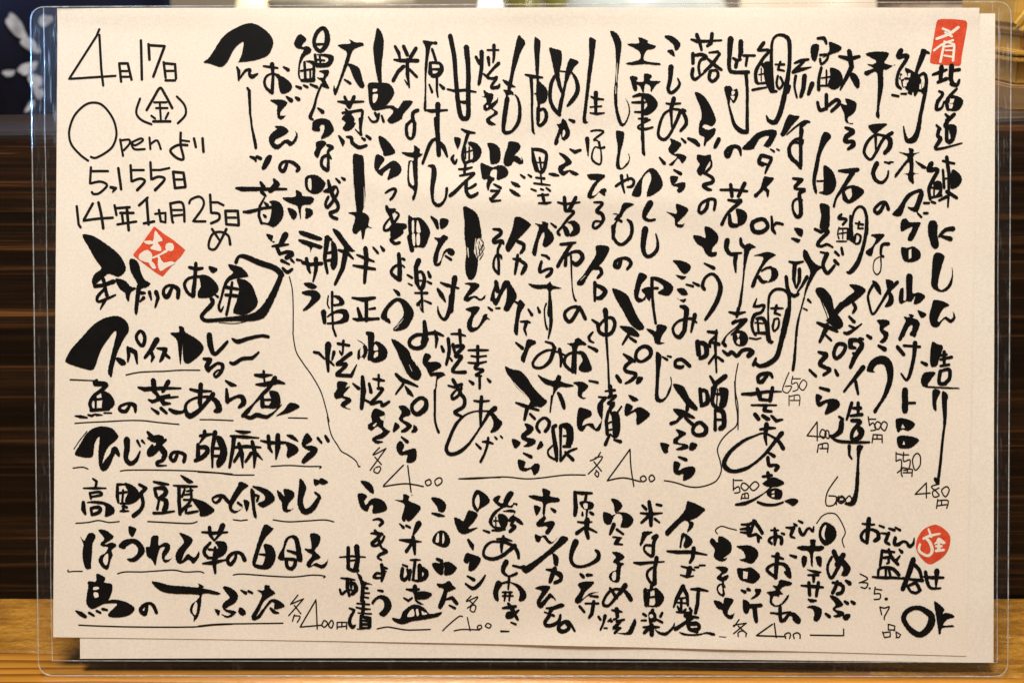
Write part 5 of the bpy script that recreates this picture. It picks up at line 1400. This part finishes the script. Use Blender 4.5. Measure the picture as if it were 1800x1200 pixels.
F 73,16 82,16 88,20 83,25 78,24 74,26;F 74,30 82,29 91,32 87,37 82,39 75,38
#tuna_column cut
P 78,20 80,23 77,23;P 79,33 80,36 78,36
#herring_column brush
@1410,30,2.2321
102,46,2 108,44,3 113,42,2;109,40,4 108,50,3;106,52,2.5 113,49,3;117,39,4 116,49,4 118,53,3;116,43,2 123,42,3;~117,53,4 121,54,3 123,50,2
~107,59,2 110,61,2.5 106,67,3 105,73,3 109,72,2 111,67,1.5;~121,57,2 116,62,2.5 113,67,3 114,73,3;F 116,62 124,64 126,68 122,74 114,74 113,70 118,70;113,67,2 122,66,2
#herring_column cut
P 116,65 119,65 118,68 115,68.5;P 115,70 118,70 117,72.5 115,72.5
#herring_column brush
112,77,2 115,80,3;~119,77,3 114,82,3 112,86,4
@1410,210,2.2321
105,5,2 108,8,2.5;~107,8,3 106,13,3 108,16,3.5 104,23,2.5 110,23,2 125,19,1.2;~113,1,3 113,8,3 113,17,3;F 114,5 120,5 121,10 119,17 115,20 112,17 116,15
113,30,3 115,45,3 114,69,1.5;110,33,2 119,35,2;~101,35,4 99,40,4 106,40,3 102,48,3 99,55,3 100,63,2.5;F 104,49 109,50 109,60 104,61 107,56 103,55;103,49,1.5 103,61;101,54,1.5 109,54;100,62,2 109,60,2
F 117,40 123,43 125,48 122,53 117,55 116,52;110,40,2 111,54,2.5;111,47,1.5 117,46;113,57,3 121,62,2.5;95,66,2 99,66,2;101,65,2 104,66;107,64,2 113,61,2.5
@1410,380,2.2321
102,7,8 102,15,7 104,23,6;~107,16,2 112,11,3 118,10,4;109,16,2 116,18,4
F 103,30 111,31 109,40 106,54 109,58 114,54 117,47 117,40 118,45 117,54 112,59 106,59 101,55 101,47
F 103,66 110,67 115,70 110,73 106,81 107,83 112,79 116,81 118,79 118,75 120,80 116,84 111,81 106,87 101,86 99,79 101,71
@1410,560,2.2321
F 101,19 106,20 110,22 107,32 105,37 100,36;111,26,3 111,35,2.5;108,32,2 117,30,2.5;108,37,2 115,36,2;107,29,2 113,28
93,34,2 97,36,3;F 96,42 104,42 101,47 98,52 103,53 121,54 121,55 98,54 93,51 93,46
~108,41,3 107,50,3 112,51,3;~108,41,2 115,40,3 115,47,3 111,51,3
F 102,56 108,57 105,64 105,72 102,69;F 109,58 114,60 112,70 111,85 110,88 110,78
@1410,700,2.2321
~112,0,2.5 112,15,2 110,30,2 108,50,2.3 106,66,2.5;104,63,3 106,66,3
#fatty_stew brush
@1250,700,2.2321
31,5,1.5 42,5,2 51,5,1;~43,6,2 41,9,3 47,10,2;34,12,3 37,16,3;40,13,2.5 45,16,2.5;48,14,2 51,17,2 55,16,1
38,24,2 44,23,3 50,23,1.5;43,20,4 42,30,3 43,36,1.5;~55,27,4 50,33,3 42,43,2.5 33,51,2 26,55,3 17,57,3 11,54,4 10,49,3.5 15,41,3 25,33,2.5 34,29,1.5 41,27,1.5 48,30,2 53,34,3 56,39,3.5
44,42,2 49,45,3;~44,46,3 45,52,3 49,52,2.5 52,53,3 50,56,3
40,61,2 47,60,2.5;44,58,3 45,66,2.5;F 40,66 46,62 51,62 57,66 51,69 44,69 40,67
~48,68,1.5 41,74,.8 33,79,2 26,82,3 19,83,2;F 43,73 49,70 55,72 55,77 52,79 45,77
#fatty_stew cut
P 47,73 49,72 49,74 47,74;P 47,75.5 49,75 49,77 47,77
#fatty_stew brush
~36,81,2 42,83,2.5 50,83,2 56,81,1.5;F 57,80 64,78 68,80 64,84 60,82
#herring_seal red
@1410,30,2.2321
F 107,2.8 114,2.4 123,3 128,4 129,8 127,20 125,31 124,38 120,39 108,38 101,37 100,34 102,22 104,10 105,5
#herring_seal cut
~110,10,2 115,12,2;~122,9,2.5 115,14,2.5 105,18,2;~112,13,2 117,16,2;~118,19,1.8 110,22,1.8 103,27,1.8;111,20,1.5 119,22,1.5;111,22,2 108,36,2;112,24,1.6 119,23,2 118,35,2;112,27,1.3 118,27;111,31,1.5 117,32

#tuna_column cut
@1410,30,2.2321
P 76.8,47 79.6,46 79.6,49 76.8,50;P 78.3,51.5 81,51 81.3,55 78.8,55.5;P 82.5,45 84.5,45 84,48 82.3,48.5;P 93.6,51 95,51 94.6,56 93.4,57
"""
def catmull(pts):
    out = []; n = len(pts); loop = n > 3 and pts[0][:2] == pts[-1][:2]
    for i in range(n - 1):
        p0 = pts[i - 1] if i else pts[i]; p1 = pts[i]; p2 = pts[i + 1]; p3 = pts[i + 2] if i + 2 < n else pts[i + 1]
        if loop and i == 0: p0 = pts[-2]
        if loop and i == n - 2: p3 = pts[1]
        if p1[:2] == p2[:2]: continue
        if p0[:2] == p1[:2]: p0 = p1
        for k in range(7):
            t = k / 7
            c = [.5 * (2 * p1[a] + (p2[a] - p0[a]) * t + (2 * p0[a] - 5 * p1[a] + 4 * p2[a] - p3[a]) * t * t + (3 * p1[a] - p0[a] - 3 * p2[a] + p3[a]) * t ** 3) for a in (0, 1)]
            out.append((c[0], c[1], p1[2] + (p2[2] - p1[2]) * t))
    out.append(pts[-1]); return out
def parse(txt):
    items = {}; ox = oy = 0; K = 10 / 6; cur = None
    for line in txt.split('\n'):
        line = line.strip()
        if not line: continue
        if line[0] == '@':
            v = list(map(float, line[1:].split(','))); ox, oy = v[:2]; K = v[2] if len(v) > 2 else 10 / 6; continue
        if line[0] == '#':
            cur = tuple(line[1:].split()[:2]); items.setdefault(cur, []); continue
        wd = 1.3 if (cur[1] == 'rule' or 'price' in cur[0]) else 3.0
        for s in line.split(';'):
            s = s.strip()
            if not s: continue
            mode = 'S'
            if s[0] in 'FP': mode = s[0]; s = s[1:]
            smooth = '~' in s; pts = []
            if cur[1] == 'brush': wd = 3.0
            for tk in s.replace('~', ' ').split():
                v = list(map(float, tk.split(',')))
                if len(v) == 3: wd = v[2]
                pts.append((ox + v[0] * K, oy + v[1] * K, wd * K))
            items[cur].append((mode, smooth, pts))
    return items
class Ink:
    """one written line: collects stroke polygons, each a hair above the one before"""
    def __init__(s): s.bm = bmesh.new(); s.k = 0
    def face(s, poly, mi, lift):
        vs = []
        for x, y in poly:
            X, Z = P(x, y); vs.append(s.bm.verts.new((X, Y_FRONT - disp(x, y) - lift, Z)))
        try:
            f = s.bm.faces.new(vs); f.material_index = mi
            return f
        except ValueError: return None
def wob(a, s): return sin(a * 1.9 + s) * .5 + sin(a * 4.3 + 2.1 * s) * .3 + sin(a * 9.1 + 3.7 * s) * .2
def facing(q):
    area = sum(q[i][0] * q[(i + 1) % len(q)][1] - q[(i + 1) % len(q)][0] * q[i][1] for i in range(len(q)))
    return q if area > 0 else q[::-1]
def stroke(ink, mode, smooth, pts, mi, base, kind):
    seed = random.random() * 50
    lift = base + (ink.k % 50) * 1.2e-6; ink.k += 1
    if mode in 'FP':
        if mode == 'F':
            c = catmull([(x, y, 1) for x, y, _ in (pts[-1:] + pts + pts[:2])])[7:-8]
            poly = [(x, y) for x, y, _ in c]
        else: poly = [(x, y) for x, y, _ in pts]
        # resample finely and roughen the edge like bleeding ink
        out = []; n = len(poly); acc = 0
        for i in range(n):
            a = Vector(poly[i]); b = Vector(poly[(i + 1) % n]); L = (b - a).length
            if L < 1e-4: continue
            m = max(1, int(L / 2.2)); nrm = Vector((-(b - a).y, (b - a).x)) / L
            for k in range(m):
                q = a + (b - a) * k / m + nrm * wob((acc + L * k / m) * .55, seed) * (.55 if kind != 'cut' else .3)
                out.append((q.x, q.y))
            acc += L
        n = len(out)
        xs = [p[0] for p in out]; ys = [p[1] for p in out]
        extra = [Vector((min(xs) + 9 * i + .37, min(ys) + 9 * j + .41)) for i in range(int((max(xs) - min(xs)) / 9) + 1) for j in range(int((max(ys) - min(ys)) / 9) + 1)]
        vo, _, fo, _, _, _ = delaunay_2d_cdt([Vector(p) for p in out] + extra, [], [list(range(n))], 1, 1e-4)
        for f in fo:
            q = [tuple(vo[i]) for i in f]
            ink.face(facing(q), mi, lift)
        return
    c = catmull(pts) if smooth else pts
    # resample the centre line
    line = []
    for a, b in zip(c, c[1:]):
        L = sqrt((b[0] - a[0]) ** 2 + (b[1] - a[1]) ** 2); m = max(1, int(L / 2.5))
        for k in range(m):
            t = k / m; line.append(tuple(a[q] + (b[q] - a[q]) * t for q in range(3)))
    line.append(c[-1])
    amp = .10 if kind == 'brush' else .05
    s = 0; L_, R_ = [], []; last = None
    for i, (x, y, wd) in enumerate(line):
        a = line[max(0, i - 1)]; b = line[min(len(line) - 1, i + 1)]
        dx, dy = b[0] - a[0], b[1] - a[1]; l = sqrt(dx * dx + dy * dy) or 1
        dx /= l; dy /= l
        if last: s += sqrt((x - last[0]) ** 2 + (y - last[1]) ** 2)
        last = (x, y)
        hw = wd * ((.515 if kind == 'brush' else .48) if wd > 2.6 else .55)
        wl = hw * (1 + amp * wob(s * .5, seed)) + (.22 * wob(s * 1.1, seed + 9) if kind == 'brush' else 0)
        wr = hw * (1 + amp * wob(s * .5, seed + 5)) + (.22 * wob(s * 1.2, seed + 3) if kind == 'brush' else 0)
        L_.append((x - dy * wl, y + dx * wl)); R_.append((x + dy * wr, y - dx * wr))
    for i in range(len(line) - 1):
        ink.face(facing([L_[i], R_[i], R_[i + 1], L_[i + 1]]), mi, lift)
    # round, slightly uneven ends and joints
    ends = [0, len(line) - 1]
    if not smooth:
        for p in c[1:-1]:
            ends.append(min(range(len(line)), key=lambda i: (line[i][0] - p[0]) ** 2 + (line[i][1] - p[1]) ** 2))
    for e in set(ends):
        x, y, wd = line[e]; r = wd * .47
        if r < .25: continue
        ph = random.random() * 6
        ink.face(facing([(x + r * cos(2 * pi * k / 12) * (1 + amp * wob(k, ph)), y + r * sin(2 * pi * k / 12) * (1 + amp * wob(k + 4, ph))) for k in range(12)]), mi, lift + 4e-7)

ITEMS = parse(STROKES)
LINE_LABEL = {
 'seal_osusume': 'diamond shaped red seal stamp with white characters',
 'herring_seal': 'upright red seal stamp with white character and rounded corners',
 'seal_shop': 'round red seal stamp with white characters',
 'ok': 'bold dry brushed OK in the corner',
}
done = set()
for (name, kind), strokes in ITEMS.items():
    if kind == 'cut': continue
    if kind == 'rule' or name.startswith('bracket'):
        for st in strokes:
            ink = Ink(); stroke(ink, *st, 0, .00008, 'pen'); obj('underline' if kind == 'rule' else 'bracket_line', ink.bm, M_thin, menu)
        continue
    ink = Ink()
    mi = 0
    for st in strokes:
        stroke(ink, *st, mi, .00016 if kind == 'brush' else .00010, kind if kind != 'red' else 'cut')
    ink.k = 0
    for st in ITEMS.get((name, 'cut'), []):
        stroke(ink, *st, 1, .00026 if kind != 'red' else .00018, 'cut')
    thin = 'price' in name or name.startswith(('rule', 'bracket'))
    m0 = {'brush': M_ink, 'pen': M_thin if thin else M_pen, 'red': M_seal}[kind]
    nm = {'brush': 'brush_line', 'red': 'seal_stamp', 'pen': 'pen_line'}[kind]
    if 'price' in name: nm = 'price_mark'
    elif name.startswith(('rule', 'bracket')): nm = 'dividing_line'
    o = obj(nm, ink.bm, [m0, M_paper], menu)
    if name in LINE_LABEL: o['label'] = LINE_LABEL[name]

# ------------------------------------------------------------------ things behind the board (out of focus)
# navy curtain with white blossom branch, upper left
cur = empty('navy_curtain', (-.020, .45, -.004)); tag(cur, 'dark navy curtain printed with white blossoms hanging behind the board', 'curtain')
bm = bmesh.new(); rows = []
for i in range(61):
    x = -.75 + .52 * i / 60; y = .010 * sin(x * 40) + .004 * sin(x * 93)
    rows.append((bm.verts.new((x, y, .101)), bm.verts.new((x, y * 1.2, .62))))
for a, b in zip(rows, rows[1:]): bm.faces.new((a[0], b[0], b[1], a[1]))
o = obj('cloth', bm, plain('navy_cotton', (.0008, .0065, .046), .95, .35, 25), cur, True)
md = o.modifiers.new('thickness', 'SOLIDIFY'); md.thickness = .0015
M_white = plain('white_print', (.33, .36, .44), .9, .4, 90)
def blot(bm, cx, cz, rx, rz, rot, n=18):
    vs = []
    for k in range(n):
        a = 2 * pi * k / n; r = 1 + .13 * sin(3 * a + cx * 90) + .07 * sin(5 * a)
        x = rx * r * cos(a); z = rz * r * sin(a)
        X = cx + x * cos(rot) - z * sin(rot)
        vs.append(bm.verts.new((X, .010 * sin(X * 40) + .004 * sin(X * 93) - .0035, cz + x * sin(rot) + z * cos(rot))))
    bm.faces.new(vs)
bm = bmesh.new()
for cx, cz, rx, rz, rot in ((-.340, .266, .010, .0042, -1.15), (-.333, .253, .007, .0036, -.9), (-.322, .270, .005, .0035, .5),
                            (-.336, .2365, .0065, .0036, .5), (-.348, .2335, .004, .0024, .1), (-.3325, .227, .004, .0055, .2), (-.331, .218, .003, .004, .3), (-.337, .209, .0018, .005, -.6),
                            (-.300, .262, .010, .004, .8), (-.285, .248, .008, .004, -.6)):
    blot(bm, cx, cz, rx, rz, rot)
bmesh.ops.triangulate(bm, faces=bm.faces[:])
obj('blossom_print', bm, M_white, cur)

# carved wooden cabinet, upper right, standing on the board's deep top
cab = empty('wooden_cabinet', (.236, .107, .2400)); cab.scale = (.94, .94, .92); tag(cab, 'golden carved wooden box with moulded bands behind the right corner', 'wooden box')
W, DP = .13, .09
bm = bmesh.new(); add_box(bm, 0, W, .0, DP, -.004, .010, .001); obj('base_board', bm, M_tan, cab)
bm = bmesh.new(); add_box(bm, .004, W - .004, .006, DP - .005, .0102, .0345, .0008); obj('drawer', bm, M_gold, cab)
bm = bmesh.new()
for a in (.010, .0135): add_box(bm, .001, W - .001, .002, DP - .002, .0112 + a, .0140 + a, .0008)
obj('rail_moulding', bm, M_gold, cab)
M_goldb = gold_wood_mat('bright_golden_wood', (.55, .34, .07), (.80, .57, .19))
bm = bmesh.new(); add_box(bm, .004, W - .004, .004, DP - .005, .0347, .0362, .0004); add_box(bm, .002, W - .002, .001, DP - .003, .0364, .0398, .001)
obj('cornice', bm, M_goldb, cab)
bm = bmesh.new(); add_box(bm, .012, .040, .0035, .0058, .0275, .0340, .0006); obj('drawer_front', bm, M_goldb, cab)
bm = bmesh.new()
for k in range(16):
    add_tube(bm, [(.002 + k * .008, .006 + .002 * (k % 2), .0402), (.006 + k * .008, .003, .0475), (.013 + k * .008, .006, .0575), (.018 + k * .008, .010, .070)], .0024, 8)
add_box(bm, .001, W - .001, .0095, DP - .004, .0400, .072, .001)
obj('carved_crest', bm, M_gold, cab)

# bottles, jars, lantern along the back counter (only their upper parts clear the sheet)
def place(name, prof, m, loc, label, cat, extra=()):
    e = empty(name, loc); tag(e, label, cat)
    bm = bmesh.new(); add_lathe(bm, prof); o = obj('body', bm, m, e, True)
    for nm, pr, mm in extra:
        bm = bmesh.new(); add_lathe(bm, pr); obj(nm, bm, mm, e, True)
    return e
BZ = .1005
bottle = [(.036, 0), (.038, .006), (.038, .12), (.034, .145), (.026, .16), (.0255, .20), (.025, .215)]
place('blue_bottle', [(r * 1.0, z) for r, z in bottle], plain('blue_glass', (.002, .035, .16), .12, .2, 30, coat=1), (-.333, .62, BZ),
      'bright blue glass bottle beside the navy curtain', 'bottle', [('bottle_cap', [(.012, .2152), (.013, .218), (.013, .232), (.012, .234)], plain('silver_cap', (.4, .4, .42), .3, .1, 80, 1))])
lan = [(.020, 0), (.034, .012), (.043, .05), (.046, .09), (.043, .13), (.034, .165), (.020, .18)]
place('paper_lantern', lan, plain('lit_lantern_paper', (1, .84, .50), .8, .06, 40, emit=.9), (-.327, 1.2, BZ),
      'glowing cream paper lantern above the left part of the menu', 'lantern',
      [('lantern_cap', [(.020, .1802), (.022, .182), (.022, .190), (.018, .192)], plain('black_cap', (.02, .018, .016), .5))])
place('steel_pot', [(.075, 0), (.085, .01), (.088, .16), (.090, .165), (.088, .168), (.05, .185), (.02, .19)], plain('dull_steel', (.42, .40, .34), .4, .2, 20, .3), (-.205, 1.05, BZ),
      'dull grey metal pot behind the top edge of the menu', 'pot', [('lid_knob', [(.010, .1902), (.014, .198), (.012, .206)], plain('pot_knob', (.03, .028, .026), .5))])
green = plain('olive_glass', (.14, .13, .025), .15, .3, 20, coat=1)
for x, y, lab in ((.012, .98, 'olive green glass bottle nearest the white bulb lamp'), (.055, 1.04, 'olive green glass bottle beside the pale blue jar')):
    place('olive_bottle', [(r * .78, z * .95) for r, z in bottle], green, (x, y, BZ), lab, 'bottle',
          [('bottle_cap', [(.013, .2046), (.014, .207), (.014, .218), (.012, .22)], plain('gold_cap', (.4, .28, .08), .35, .1, 80, .8))])['group'] = 'olive bottles on the back counter'
place('bulb_lamp', [(.030, 0), (.032, .008), (.008, .012), (.006, .125)], plain('brass_stand', (.35, .22, .07), .3, .1, 60, .8), (-.027, 1.10, BZ),
      'small white glowing bulb lamp behind the menu', 'lamp', [('bulb', [(.006, .1252), (.013, .132), (.016, .150), (.013, .166), (.004, .174)], plain('glowing_bulb', (1, .96, .88), .5, .02, 30, emit=1.6))])
place('pale_blue_jar', [(.070, 0), (.085, .015), (.094, .09), (.092, .16), (.080, .185), (.070, .195), (.072, .205)], plain('pale_blue_glaze', (.50, .58, .62), .3, .1, 12, coat=.4), (.150, .95, BZ),
      'wide pale blue ceramic jar behind the menu', 'jar', [('jar_lid', [(.068, .2052), (.060, .214), (.016, .222), (.014, .232), (.010, .236)], plain('jar_lid_glaze', (.46, .52, .56), .3, .1, 20))])
place('cream_jug', [(.090, 0), (.105, .02), (.118, .10), (.112, .17), (.090, .20), (.092, .215)], plain('cream_glaze', (.62, .55, .47), .4, .1, 8), (.365, .92, BZ),
      'large cream ceramic jug behind the right part of the menu', 'jug', [('jug_neck', [(.085, .2152), (.076, .225), (.080, .245)], plain('cream_neck', (.58, .51, .44), .4, .1, 20))])
place('clay_pot', [(.045, 0), (.054, .01), (.062, .08), (.060, .13), (.050, .165), (.052, .178)], plain('brown_clay', (.30, .22, .16), .75, .3, 70), (.335, .50, BZ),
      'rough brown clay pot beside the carved wooden box', 'pot', [('pot_rim', [(.052, .1782), (.055, .182), (.055, .190), (.050, .192)], plain('clay_rim', (.26, .19, .14), .75, .2, 70))])
